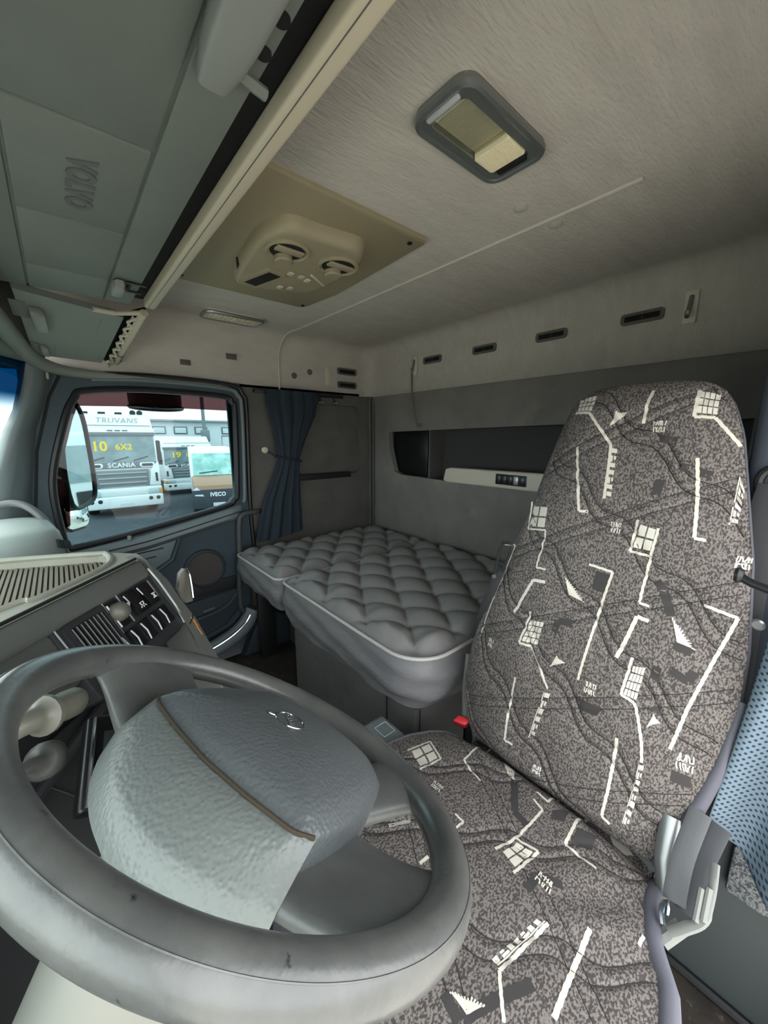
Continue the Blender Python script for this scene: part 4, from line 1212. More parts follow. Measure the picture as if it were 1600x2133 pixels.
def speckle(name, base, light):
    mt = mat(name, base, .95, spec=.15)
    n, l = mt.node_tree.nodes, mt.node_tree.links
    b = n['Principled BSDF']
    tc = n.new('ShaderNodeTexCoord')
    t = n.new('ShaderNodeTexNoise'); t.inputs['Scale'].default_value = 420; t.inputs['Detail'].default_value = 1.5
    mp = n.new('ShaderNodeMapping'); mp.inputs['Scale'].default_value = (1, .6, .6)
    l.new(tc.outputs['Object'], mp.inputs[0]); l.new(mp.outputs[0], t.inputs['Vector'])
    r = n.new('ShaderNodeMapRange'); r.inputs[1].default_value = .44; r.inputs[2].default_value = .56
    l.new(t.outputs['Fac'], r.inputs[0])
    t2 = n.new('ShaderNodeTexNoise'); t2.inputs['Scale'].default_value = 7; t2.inputs['Detail'].default_value = 3
    l.new(tc.outputs['Object'], t2.inputs['Vector'])
    mx = n.new('ShaderNodeMix'); mx.data_type = 'RGBA'
    mx.inputs[6].default_value = (*lin(base), 1); mx.inputs[7].default_value = (*lin(light), 1)
    l.new(r.outputs[0], mx.inputs[0]); l.new(mx.outputs[2], b.inputs['Base Color'])
    bp = n.new('ShaderNodeBump'); bp.inputs['Strength'].default_value = .35; bp.inputs['Distance'].default_value = .001
    l.new(t.outputs['Fac'], bp.inputs['Height']); l.new(bp.outputs[0], b.inputs['Normal'])
    return mt
M_seat = speckle('speckled_cover', (70, 66, 65), (120, 114, 110))
ns, nx = 400, 220
S = np.linspace(0, .779, ns); T = np.sin(np.linspace(-1, 1, nx) * math.pi / 2 * .92); T /= T[-1]
R_, L_ = bx_edges(S)
Xg = (R_ + L_)[:, None] / 2 + (L_ - R_)[:, None] / 2 * T[None]
Sg = np.repeat(S[:, None], nx, 1)
bkc = obj('backrest', grid(back_pt(Xg, Sg), nx, ns), M_seat, seat, 'quilted printed backrest cover', angle=80, recalc=False)
# shell that closes sides and back
rows = []
for s in np.linspace(-.02, .779, 60):
    r, l = bx_edges(max(s, 0)); c = (r + l) / 2; hw_ = (l - r) / 2
    k = min(1, max(.15, (.785 - s) / .05))
    row = []
    for t, o in ((1, .001), (1.01, -.012), (1.0, -.035), (.92, -.06), (.6, -.075), (0, -.08), (-.6, -.075), (-.92, -.06), (-1.0, -.035), (-1.01, -.012), (-1, .001)):
        p = SP0 + X_ * (c + hw_ * t) + SD * s + SN * (o * (k if o < 0 else 1)); row.append(p)
    rows.append(row)
obj('backrest_shell', grid(np.array(rows), 11, 60), M_band, seat, 'plain grey sides of the backrest', angle=70)
edge = lambda side, a, b: [back_pt(np.array([np.interp(s, s_t, x_r if side < 0 else x_l)]), np.array([s]))[0] for s in np.linspace(a, b, 24)]
pR = edge(-1, 0.0, .30); pL = edge(1, 0.0, .74)
obj('edge_band', tube([p + V3((-.003, -.004, 0)) for p in pR], list(np.linspace(.014, .006, 24)), 10), M_band, seat, 'plain grey edge band')
obj('edge_band', tube([p + V3((.0, -.012, 0)) for p in pL], .007, 10), M_band, seat)

# cushion
y_t = [-.66, -.636, -.60, -.57, -.52, -.48, -.44, -.36, -.28, -.22, -.185, -.165]
c_r = [.088, .084, .083, .080, .066, .040, .030, .024, .028, .045, .075, .12]
c_l = [.440, .448, .475, .500, .522, .530, .532, .534, .530, .512, .480, .43]
def cu_edges(y):
    return np.interp(y, y_t, c_r), np.interp(y, y_t, c_l)
def cu_z(x, y):
    r, l = cu_edges(y)
    t = np.clip((x - (r + l) / 2) / ((l - r) / 2), -1, 1)
    z = -.668 + .030 * np.clip((y + .66) / .40, 0, 1)
    fr = np.clip((-.165 - y) / .06, 0, 1); z = z - .05 * (1 - np.sqrt(1 - (1 - fr) ** 2))
    dome = .022 * (1 - np.abs(t) ** 2.6)
    wrk = .003 * np.sin((x - y * .9) * 70 + 2) * np.exp(-(((x - .12) / .05) ** 2 + ((y + .50) / .09) ** 2))
    z = z - .038 * np.clip((-.590 - y) / .05, 0, 1) ** 1.5
    return z + dome + wrk + quilt(x, y * .9 + .3) * .6 * np.clip((1 - np.abs(t)) / .06, 0, 1)
ny = 280
Yg1 = np.linspace(-.66, -.165, ny)
R_, L_ = cu_edges(Yg1)
Xc_ = (R_ + L_)[:, None] / 2 + (L_ - R_)[:, None] / 2 * T[None]
Yc_ = np.repeat(Yg1[:, None], nx, 1)
obj('cushion', grid(np.stack([Xc_, Yc_, cu_z(Xc_, Yc_)], -1), nx, ny), M_seat, seat, 'quilted printed seat cushion', angle=80, recalc=False)
lpR = [V3((r, y, float(cu_z(np.array(r), np.array(y))))) for y, r in zip(Yg1[::6], R_[::6])]
lpL = [V3((l, y, float(cu_z(np.array(l), np.array(y))))) for y, l in zip(Yg1[::6], L_[::6])]
frn = [V3((x, -.165, float(cu_z(np.array(x), np.array(-.165))))) for x in np.linspace(.12, .43, 14)]
loop = lpR + frn + lpL[::-1]
cc = V3((.28, -.4, -.7))
rows = []
for k in np.linspace(0, 1, 10):
    row = []
    for p in loop:
        dv2 = (p - cc) * V3((1, 1, 0)); dv2 /= np.linalg.norm(dv2)
        row.append(p + dv2 * (.014 * math.sin(math.pi * min(1, k * 1.3)) - .02 * max(0, k - .7)) - Z_ * .115 * k)
    rows.append(row)
obj('cushion_side', grid(np.array(rows), len(loop), 10), M_band, seat, 'plain grey side band of the cushion', angle=70)
obj('edge_band', tube([p + V3((-.006, 0, -.006)) for p in lpR], .0125, 10), M_band, seat)
obj('edge_band', tube([p + V3((.002, 0, -.006)) for p in lpL], .007, 10), M_band, seat)
obj('seat_pan', box(.08, .48, -.66, -.22, -.80, -.735, .02, 2), M_black, seat)
obj('seat_pedestal', merge([box(.13, .44, -.62, -.28, FZ, -.80, .02, 2)]), M_dark, seat)
# printed motifs: thin fabric print following the quilted surface
def hit_back(px, py):
    r = ray(px, py); o = 0.0
    for _ in range(4):
        p = r * (((SP0 + SN * o) @ SN) / (r @ SN)); q = p - SP0
        x, s = q[0], float(q @ SD)
        o = float(back_off(np.array(x), np.array(s)))
    return x, s
def hit_cu(px, py):
    z = -.65
    for _ in range(5):
        p = az(px, py, z); z = float(cu_z(np.array(p[0]), np.array(p[1])))
    return p[0], p[1]
def strip(a, b, w_):
    a, b = np.array(a), np.array(b); L = np.linalg.norm(b - a)
    n = max(1, int(L / .004)); d = (b - a) / (L + 1e-9); nrm = np.array([-d[1], d[0]])
    V, F = [], []
    for i in range(n + 1):
        j_ = .0004 * math.sin(i * 2.1)
        c = a + (b - a) * i / n
        V += [c + nrm * (w_ / 2 + j_), c - nrm * (w_ / 2 - j_)]
    for i in range(n):
        F.append((2 * i, 2 * i + 1, 2 * i + 3, 2 * i + 2))
    return np.array(V), F
def quadp(q, n=6):
    q = [np.array(p) for p in q]
    V = []
    for i in range(n + 1):
        for j in range(n + 1):
            s, t = i / n, j / n
            V.append((1 - s) * (1 - t) * q[0] + s * (1 - t) * q[1] + s * t * q[2] + (1 - s) * t * q[3])
    F = [(i * (n + 1) + j, i * (n + 1) + j + 1, (i + 1) * (n + 1) + j + 1, (i + 1) * (n + 1) + j) for i in range(n) for j in range(n)]
    return np.array(V), F
def lift(vf, where, up=.0007):
    v, f = vf
    if where == 'b':
        p = back_pt(v[:, 0], v[:, 1], up)
    else:
        p = np.stack([v[:, 0], v[:, 1], cu_z(v[:, 0], v[:, 1]) + up], -1)
    return p, f
PRW, PRD, PRG = [], [], []
def sub(q, s0, t0, s1, t1):
    q = [np.array(p) for p in q]
    B = lambda s, t: (1 - s) * (1 - t) * q[0] + s * (1 - t) * q[1] + s * t * q[2] + (1 - s) * t * q[3]
    return [B(s0, t0), B(s1, t0), B(s1, t1), B(s0, t1)]
# stitching thread in the quilt grooves, darkened to paint in their crease shading
M_thread_shade = mat('thread_crease_shade', (40, 38, 38), .9)
def stitch_lines(where):
    xs_ = np.linspace(.03, .53, 220)
    for fam, offs in (('a', (-.078, .078)), ('b', (-.062, .062))):
        for k in range(-6, 9):
            for of in offs:
                s = np.full_like(xs_, .3)
                for _ in range(30):
                    if fam == 'a':
                        s = (k + of) * .165 + .85 * xs_ - .011 * np.sin(2 * np.pi * xs_ / .105 + 9 * s)
                    else:
                        s = (k + of) * .165 - .55 * xs_
                if where == 'b':
                    r, l = bx_edges(s); ok = (s > .01) & (s < .772) & (xs_ > r + .006) & (xs_ < l - .006)
                    pts = back_pt(xs_, s, .0002)
                else:
                    y = (s - .3) / .9
                    r, l = cu_edges(y); ok = (y > -.645) & (y < -.175) & (xs_ > r + .006) & (xs_ < l - .006)
                    pts = np.stack([xs_, y, cu_z(xs_, y) + .0002], -1)
                run = []
                for p, o_ in zip(list(pts) + [None], list(ok) + [False]):
                    if o_:
                        run.append(p)
                    else:
                        if len(run) > 5:
                            obj('stitch_line', tube(run, .00085 if fam == 'a' else .0006, 5), M_thread_shade, seat)
                        run = []
stitch_lines('b'); stitch_lines('c')
M_pw = mat('fabric_white_print', (206, 202, 190), .9, spec=.1)
M_pd = mat('fabric_dark_print', (66, 64, 64), .95, spec=.1)
def motifs(items, where, ox, oy, k):
    for it in items:
        PRW.clear(); PRD.clear()
        motif1(it, where, ox, oy, k)
        if PRW:
            obj('printed_motif', merge(PRW), M_pw, seat, angle=80, recalc=False)
        if PRD:
            obj('printed_shadow', merge(PRD), M_pd, seat, angle=80, recalc=False)
def motif1(it, where, ox, oy, k):
    H = hit_back if where == 'b' else hit_cu
    if 1:
        kind, pts = it[0], [H(ox + k * x, oy + k * y) for x, y in it[1]]
        if kind == 'L':
            w_ = it[2] if len(it) > 2 else .0048
            for a, b in zip(pts, pts[1:]):
                PRW.append(lift(strip(a, b, w_), where))
        elif kind == 'D':
            for a, b in zip(pts, pts[1:]):
                PRD.append(lift(strip(a, b, .012), where, .0005))
        elif kind == 'Q':
            PRD.append(lift(quadp(pts), where, .0005))
        elif kind == 'G':                    # gridded window: white panes
            nx_, ny_ = it[2]
            for i in range(nx_):
                for j in range(ny_):
                    PRW.append(lift(quadp(sub(pts, (i + .08) / nx_, (j + .08) / ny_, (i + .92) / nx_, (j + .92) / ny_), 2), where))
        elif kind == 'S':                    # ladder strip of blocky letters
            n = it[2]
            for i in range(n):
                a0, a1 = i / n, (i + .86) / n
                if i % 3 == 1:
                    PRW.append(lift(quadp(sub(pts, .05, a0, .45, a1), 2), where)); PRW.append(lift(quadp(sub(pts, .6, a0, .95, a0 + (a1 - a0) * .6), 2), where))
                else:
                    PRW.append(lift(quadp(sub(pts, .05, a0, .95, a0 + (a1 - a0) * .7), 2), where))
            PRW.append(lift(quadp(sub(pts, -.22, 0, -.02, 1), 6), where))
        elif kind == 'B':                    # torn blotch
            P_ = [np.array(p) for p in pts]
            PRW.append(lift(quadp([P_[0], P_[1], P_[2], P_[-1]], 5), where))
            rr = random.Random(int(sum(abs(p[0]) for p in pts) * 1e5))
            c = np.mean(P_, 0); R0 = max(np.linalg.norm(p - c) for p in P_)
            e1 = P_[1] - P_[0]; e2 = P_[2] - P_[1]
            for q_ in range(12):
                f_ = q_ / 11
                b0 = P_[0] + (P_[2] - P_[0]) * f_
                out_ = b0 - P_[-1]; out_ = out_ / (np.linalg.norm(out_) + 1e-9)
                PRW.append(lift(strip(b0, b0 + out_ * rr.uniform(.0015, .0045), .0018), where))
        elif kind == 'H':                    # small scribbled cluster
            c = np.array(pts[0]); w2, h2 = it[2]
            rr = random.Random(int(c[0] * 1e5) + 3)
            for i in range(6):
                x = c[0] - w2 / 2 + w2 * i / 5
                for hh in (-1, 1):
                    a = np.array([x + rr.uniform(-.001, .001), c[1] + hh * h2 * .06]); b = np.array([x + rr.uniform(-.003, .003), c[1] + hh * h2 * .5])
                    PRW.append(lift(strip(a, b, .0017), where))
                if i < 5:
                    y = c[1] + rr.uniform(-.45, .45) * h2
                    PRW.append(lift(strip((x, y), (x + w2 / 5, y + rr.uniform(-.002, .002)), .0016), where))
motifs([
    ('G', [(655, 180), (740, 155), (712, 235), (640, 238)], (4, 3)), ('L', [(630, 245), (700, 243), (808, 405), (795, 520), (772, 675)]),
    ('S', [(808, 420), (842, 426), (808, 680), (782, 675)], 7), ('B', [(830, 240), (893, 240), (850, 275), (800, 310)]),
    ('L', [(1025, 130), (990, 200), (972, 297)]), ('H', [(1050, 310)], (.014, .018)),
    ('G', [(1262, 130), (1366, 150), (1345, 255), (1240, 245)], (4, 3)), ('L', [(1258, 130), (1228, 262), (1335, 267), (1465, 412)]),
    ('L', [(640, 412), (637, 560), (645, 737), (692, 742)]), ('L', [(1245, 470), (1240, 740), (1228, 874), (1287, 888)]),
    ('S', [(1462, 575), (1484, 640), (1448, 815), (1408, 808)], 6),
    ('G', [(418, 710), (492, 715), (475, 825), (396, 818)], (2, 2)), ('L', [(410, 692), (390, 828), (478, 835), (430, 1022), (478, 1033)], .0036),
    ('H', [(832, 822)], (.014, .018)), ('G', [(955, 800), (1040, 828), (1008, 945), (915, 925)], (2, 2)),
    ('L', [(945, 782), (903, 940), (1008, 968), (950, 1200), (1000, 1220)], .004), ('L', [(1048, 825), (1008, 965)], .004),
    ('L', [(270, 905), (325, 912), (235, 1130), (148, 1370)], .0036), ('L', [(475, 1097), (415, 1086), (318, 1250)], .006),
    ('B', [(580, 1085), (612, 1120), (665, 1195), (595, 1160)]), ('L', [(697, 1007), (817, 1047), (760, 1220), (640, 1590)], .0042),
    ('H', [(1475, 1000)], (.014, .018)), ('L', [(1278, 1212), (1450, 1280), (1340, 1470), (1195, 1735), (1105, 1941)], .0046),
    ('B', [(1120, 1290), (1150, 1330), (1215, 1430), (1140, 1400)]), ('L', [(998, 1295), (940, 1270), (890, 1375), (833, 1478)], .006),
    ('G', [(405, 1285), (470, 1298), (440, 1415), (355, 1395)], (4, 4)), ('L', [(402, 1245), (343, 1402), (405, 1420), (488, 1635)], .0042),
    ('B', [(530, 1475), (578, 1505), (530, 1512), (495, 1525)]), ('H', [(200, 1402)], (.012, .018)),
    ('Q', [(735, 1040), (805, 1060), (775, 1155), (710, 1130)]), ('D', [(480, 930), (535, 960), (540, 990)]), ('D', [(1040, 1090), (1075, 1140), (1110, 1270)]), ('D', [(1125, 1415), (1215, 1455)]),
    ('D', [(520, 1350), (540, 1290), (620, 1310)]), ('D', [(1165, 515), (1320, 560)]), ('D', [(1040, 370), (1140, 385)]), ('D', [(1060, 580), (1030, 670)]),
], 'b', 940, 760, .4125)
motifs([
    ('S', [(474, 345), (502, 352), (418, 582), (395, 574)], 6), ('L', [(325, 268), (290, 450), (270, 585), (310, 608)], .0042),
    ('G', [(920, 208), (985, 218), (935, 388), (868, 358)], (4, 4)), ('L', [(918, 168), (858, 357), (925, 397), (945, 480), (962, 600), (962, 700)], .0042),
    ('S', [(952, 710), (976, 716), (892, 1032), (868, 1008)], 8), ('H', [(700, 325)], (.014, .020)), ('B', [(1020, 462), (1058, 500), (1020, 505), (985, 522)]),
    ('L', [(838, 575), (800, 800), (760, 967), (800, 1010)], .0046), ('H', [(1180, 700)], (.018, .026)), ('H', [(430, 735)], (.012, .016)),
    ('Q', [(640, 370), (755, 420), (735, 465), (640, 425)]), ('Q', [(1115, 735), (1215, 775), (1205, 830), (1105, 790)]), ('D', [(1015, 315), (1040, 215)]), ('D', [(1110, 235), (1195, 290), (1230, 240)]), ('D', [(1050, 430), (1000, 450)]),
], 'b', 940, 1300, .4125)
motifs([
    ('L', [(215, 612), (65, 686), (100, 745), (148, 793)], .0042), ('B', [(260, 690), (320, 745), (315, 795), (275, 740)]),
    ('L', [(432, 848), (490, 900), (560, 855)], .0042), ('L', [(415, 885), (462, 940), (400, 1010), (325, 1080)], .0042),
    ('G', [(255, 1150), (330, 1100), (420, 1150), (320, 1235)], (2, 2)), ('L', [(222, 1137), (325, 1080), (440, 1150), (315, 1258)], .0042),
    ('L', [(710, 945), (645, 985), (575, 1115), (732, 1235)], .0046), ('B', [(795, 1050), (880, 1100), (918, 1170), (840, 1130)]),
    ('H', [(470, 1305)], (.020, .018)), ('L', [(20, 960), (62, 1000), (25, 1030)], .0036), ('Q', [(640, 1030), (735, 1075), (710, 1145), (600, 1110)]), ('Q', [(520, 940), (600, 950), (570, 1000), (500, 985)]),
    ('D', [(320, 790), (320, 950), (400, 1030)]), ('D', [(380, 1340), (440, 1270), (560, 1320)]),
], 'c', 940, 1300, .4125)
motifs([
    ('G', [(110, 130), (190, 97), (228, 160), (150, 198)], (2, 2)), ('L', [(98, 127), (192, 90), (237, 162), (150, 207)], .004), ('H', [(220, 275)], (.018, .016)),
    ('S', [(470, 1020), (448, 998), (645, 820), (668, 836)], 7), ('L', [(684, 848), (480, 1045), (488, 1150), (500, 1262)], .0042),
    ('L', [(858, 870), (800, 1010), (708, 1245)], .006), ('B', [(280, 1140), (340, 1165), (410, 1195), (345, 1230)]), ('D', [(250, 1140), (315, 1262)]), ('D', [(330, 1240), (480, 1160), (620, 1100)]),
    ('L', [(1082, 900), (1062, 940)], .004), ('L', [(20, 440), (110, 420)], .008), ('L', [(150, 600), (185, 570)], .005),
], 'c', 800, 1500, .5)
# black arm with a loop on the passenger side of the backrest, recliner hardware on the door side
sl_ = obj('belt_loop', tube(smooth_path([ay(1032, 1192, -.69), ay(1044, 1135, -.69), ay(1050, 1131, -.69), ay(1066, 1134, -.69), ay(1064, 1150, -.69), ay(1046, 1190, -.69)], 3), .0032, 8), M_black, seat)
obj('belt_tongue', tube([ay(1046, 1180, -.70), ay(1030, 1215, -.70), ay(1008, 1270, -.70), ay(988, 1330, -.71)], .011, 8, flat=.25, up=(0, 1, 0)), M_beltd, seat)
obj('belt_rivet', xf(lathe([(.005, 0), (.004, .004)], 12), ay(1030, 1200, -.685), X_, Z_, Y_), M_steel, seat)
bkl = obj('buckle_stalk', tube([(.500, -.700, -.52), (.488, -.678, -.60), (.475, -.665, -.66)], [.014, .016, .016], 10, flat=.45, up=(0, 1, 0)), M_buckle, seat, 'pale buckle stalk')
obj('buckle', xf(box(-.016, .016, -.03, .0, -.010, .010, .004), (.473, -.640, -.652), V3((.9, .3, 0)), V3((-.3, .5, .8)), V3((.2, .8, -.5))), M_red, seat, 'red buckle button')
obj('arm_rod', tube([(.062, -.678, -.184), (.045, -.672, -.190), (-.06, -.64, -.205)], .0055, 10), M_black, seat, 'black rod at the side of the backrest')
obj('rod_cap', xf(lathe([(.009, 0), (.011, .004), (.008, .009)], 16), (.064, -.678, -.184), Y_, Z_, -X_), M_black, seat)
hb = obj('recliner_bracket', merge([tube([rd_(1400, 1700, .88), rd_(1385, 1790, .89), rd_(1390, 1870, .90)], .014, 10, flat=.5)]), M_steel, seat, 'metal recliner bracket')
obj('recliner_lever', tube(smooth_path([rd_(1395, 1945, .84), rd_(1425, 1935, .84), rd_(1465, 1915, .84), rd_(1482, 1860, .84), rd_(1490, 1800, .85)], 5), [.0075] * 12 + [.006] * 9, 10, flat=.6), M_buckle, seat, 'pale grey recliner lever')
for dx_ in (0, 16):
    obj('lever_rib', tube([rd_(1448 + dx_, 1920, .835), rd_(1462 + dx_, 1850, .835)], .004, 8), M_buckle, seat)
obj('spring_hook', tube(smooth_path([rd_(1380, 1925, .85), rd_(1378, 1895, .85), rd_(1390, 1878, .85), rd_(1388, 1905, .85)], 4), .004, 8), M_chrome, seat)
obj('recliner_cover', tube([rd_(1378, 1960, .86), rd_(1420, 1930, .86)], .010, 8), M_buckle, seat)

# lap belt strap beside the seat
for nm, pts, mt_ in (('seat_belt', [rd_(1460, 1690, .86), rd_(1425, 1780, .86), rd_(1408, 1850, .86), rd_(1404, 1880, .86)], M_belt), ('seat_belt', [rd_(1500, 1720, .875), rd_(1462, 1800, .875), rd_(1440, 1870, .875), rd_(1430, 1905, .875)], mat('belt_webbing_dark', (70, 72, 76), .8))):
    o = obj(nm, tube(smooth_path(pts, 5), .0135, 10, flat=.16, up=(.2, 1, .1)), mt_)
    tag(o, 'light grey webbing strap running down to the recliner beside the seat' if mt_ is M_belt else 'darker grey webbing strap behind the lighter one, beside the blue cloth', 'belt')

# driver side pillar with belt guide, shoulder belt, blue mesh cloth
bpm = thing('trim_6', 'dark blue-grey pillar trim behind the driver seat', 'pillar', (0, -.86, -.67)); del bpm['category']; bpm['kind'] = 'structure'
obj('pillar_trim', box(DX, .085, -.93, -.80, -.665, .21, .02, 3), M_bpillar, bpm)
obj('belt_guide', xf(tube([(.016 * math.cos(a), .022 * math.sin(a), .004) for a in np.linspace(0, 2 * math.pi, 24, endpoint=False)], .006, 8, closed=True), (.052, -.80, -.068), X_, Z_, Y_), M_black, bpm)
sbp = smooth_path([(.048, -.785, -.07), (.055, -.78, -.16), (.052, -.765, -.30), (.046, -.75, -.50), (.042, -.745, -.62)], 6)
o = obj('shoulder_belt', tube(sbp, .020, 10, flat=.12, up=(0, 1, 0)), M_beltd); tag(o, 'dark shoulder belt hanging along the pillar right of the seat', 'belt')
o = obj('belt_stop', xf(lathe([(.008, 0), (.0085, .003), (.006, .005)], 18), (.036, -.742, -.268), X_, Z_, Y_), M_steel); tag(o, 'round metal belt stop button on the shoulder belt', 'button')
def mesh_cloth(name, c1, c2, sc):
    mt = mat(name, c1, .9, spec=.15)
    n, l = mt.node_tree.nodes, mt.node_tree.links
    b = n['Principled BSDF']
    at = n.new('ShaderNodeUVMap')
    v = n.new('ShaderNodeTexVoronoi'); v.inputs['Scale'].default_value = sc; v.inputs['Randomness'].default_value = .0
    mp = n.new('ShaderNodeMapping'); mp.inputs['Rotation'].default_value = (0, 0, .78)
    l.new(at.outputs[0], mp.inputs[0]); l.new(mp.outputs[0], v.inputs['Vector'])
    r = n.new('ShaderNodeMapRange'); r.inputs[1].default_value = .18; r.inputs[2].default_value = .34
    l.new(v.outputs['Distance'], r.inputs[0])
    mx = n.new('ShaderNodeMix'); mx.data_type = 'RGBA'
    mx.inputs[6].default_value = (*lin(c2), 1); mx.inputs[7].default_value = (*lin(c1), 1)
    l.new(r.outputs[0], mx.inputs[0]); l.new(mx.outputs[2], b.inputs['Base Color'])
    return mt
M_mesh = mesh_cloth('blue_mesh_cloth', (110, 126, 139), (40, 52, 62), 140)
nu, nv = 60, 60
G = np.zeros((nv, nu, 3))
for j, t in enumerate(np.linspace(0, 1, nv)):
    z = -.235 + (-.60 + .235) * t
    xl = .020 + .024 * t ** 1.2                      # edge seen beside the seat
    for i, u in enumerate(np.linspace(0, 1, nu)):
        x = xl - .13 * u
        G[j, i] = (x, -.695 + .022 * math.sin(u * 9 + t * 2) - .02 * (1 - t), z - .075 * u * t + .006 * math.sin(u * 9) * t)
cg = grid(G, nu, nv)
bc = obj('mesh_cloth', cg, M_mesh, angle=80); tag(bc, 'light blue mesh cloth hanging beside the driver seat', 'cloth')
uvl = bc.data.uv_layers.new(name='UVMap')
for lo in bc.data.loops:
    j, i = divmod(lo.vertex_index, nu)
    uvl.data[lo.index].uv = (i / nu * .14, j / nv * .38)
sm2 = bc.modifiers.new('thickness', 'SOLIDIFY'); sm2.thickness = .004
nb_ = obj('net_pouch', box(DX + .02, .012, -.815, -.80, -.79, -.69, .006), mat('net_grey', (120, 124, 126), .9, bump=(300, .8, .003), var=(220, (66, 68, 70), .45, .55))); tag(nb_, 'grey net pouch on the panel below the blue cloth', 'pouch')

# parking-brake console between the seat and the bunk
pb = thing('brake_console', 'small grey console box with a square outline on top beside the seat', 'console', (.59, -.49, FZ))
obj('console_body', box(.548, .632, -.528, -.462, FZ, -.71, .012, 3), M_dark, pb)
obj('console_top', box(.541, .640, -.537, -.452, -.745, -.680, .014, 3), mat('console_grey', (104, 112, 114), .5), pb, 'lighter grey console top')
obj('square_mark', xf(tube([(p[0], p[1], 0) for p in rrect(-.018, .018, -.016, .016, .002, 2)], .0009, 5, closed=True), (.592, -.505, -.6795)), M_line, pb)

# ================================================================== outside: mirrors, deflector, vehicles
df = thing('window_deflector', 'maroon tinted acrylic rain deflector along the top and front of the passenger window', 'deflector', (WX + .06, -.25, -.2))
top_d = [(-.63, .105), (-.63, .20), (-.05, .20), (-.05, .105)]
obj('top_strip', onX(prism([(-.64, .112), (-.64, .195), (-.06, .195), (-.075, .108), (-.3, .115)], 0, .003), WX + .075), M_defl, df)
obj('front_strip', onX(prism([(-.06, .195), (-.075, .108), (-.055, .06), (-.02, -.05), (-.012, -.20), (.0, -.33), (.06, -.36), (.06, 0), (.02, .195)], 0, .003), WX + .075), M_defl, df)

mm = thing('side_mirror', 'large dark housed side mirror seen through the passenger window', 'mirror', (2.02, -.03, -.40))
mN = V3((-.60, -.79, .03)); mN /= np.linalg.norm(mN)
mU = np.cross(Z_, mN); mU /= np.linalg.norm(mU); mV = np.cross(mN, mU)
mc = ax(158, 940, 2.0)
gl_ = smooth_path([(-.070, -.20), (-.075, .0), (-.070, .12), (-.04, .185), (0, .205), (.045, .185), (.070, .13), (.075, .02), (.072, -.12), (.055, -.19), (.0, -.215)], 4, closed=True)
gl_ = [(p[0], p[1]) for p in gl_]
obj('mirror_glass', xf(prism(gl_, -.004, 0), mc, mU, mV, mN), M_mirror, mm)
obj('housing', xf(prism([(p[0] * 1.16, p[1] * 1.08) for p in gl_], -.10, -.006, .03, 3), mc, mU, mV, mN), M_mirh, mm, angle=50)
obj('glass_rim', xf(tube([(p[0] * 1.04, p[1] * 1.03, 0) for p in gl_], .009, 8, closed=True), mc, mU, mV, mN), M_black, mm)
obj('mirror_arm', tube([mc + mU * 0 - mN * .06 + V3((0, .02, -.20)), V3((1.92, .06, -.33)), V3((1.80, .10, -.42))], .03, 10), M_mirh, mm)
m2c = ax(162, 1072, 2.0)
wa2 = thing('wide_angle_mirror', 'small rounded mirror below the large side mirror', 'mirror', m2c - V3((0, 0, .06)))
g2 = rrect(-.062, .062, -.055, .055, .03)
obj('mirror_glass', xf(prism(g2, -.004, 0, .002), m2c, mU, mV, mN), M_mirror, wa2)
obj('housing', xf(prism([(p[0] * 1.18, p[1] * 1.2) for p in g2], -.07, -.006, .02, 3), m2c, mU, mV, mN), M_mirh, wa2)
kc = V3((2.0, -.36, .155))
km = thing('kerb_mirror', 'dark oval kerb mirror hanging at the top of the passenger window', 'mirror', kc - V3((0, 0, .05)))
rows = []
for s, z in ((.55, .09), (.85, .075), (1.0, .04), (1.0, -.005), (.97, -.022)):
    rows.append([kc + V3((.055 * s * math.cos(q), .105 * s * math.sin(q), z)) for q in np.linspace(0, 2 * math.pi, 40, endpoint=False)])
obj('bracket', tube([kc + V3((0, 0, .06)), kc + V3((-.10, 0, .10)), V3((WX + .03, kc[1], .22))], .02, 8), M_mirh, km)
obj('housing', grid(np.array(rows), 40, 5, closed_u=True, cap=True), M_mirh, km, angle=60)
obj('rim', tube([kc + V3((-.008 + .054 * math.cos(q), .103 * math.sin(q), -.030 - .014 * math.cos(q) * -1)) for q in np.linspace(0, 2 * math.pi, 40, endpoint=False)], .008, 8, closed=True), M_black, km)
obj('mirror_glass', grid(np.array([[kc + V3((-.008 + .054 * s * math.cos(q), .103 * s * math.sin(q), -.030 + .014 * s * math.cos(q))) for q in np.linspace(0, 2 * math.pi, 40, endpoint=False)] for s in (1.0, .5, .02)]), 40, 3, closed_u=True), mat('pale_mirror', (214, 222, 222), .15, metal=.6), km)

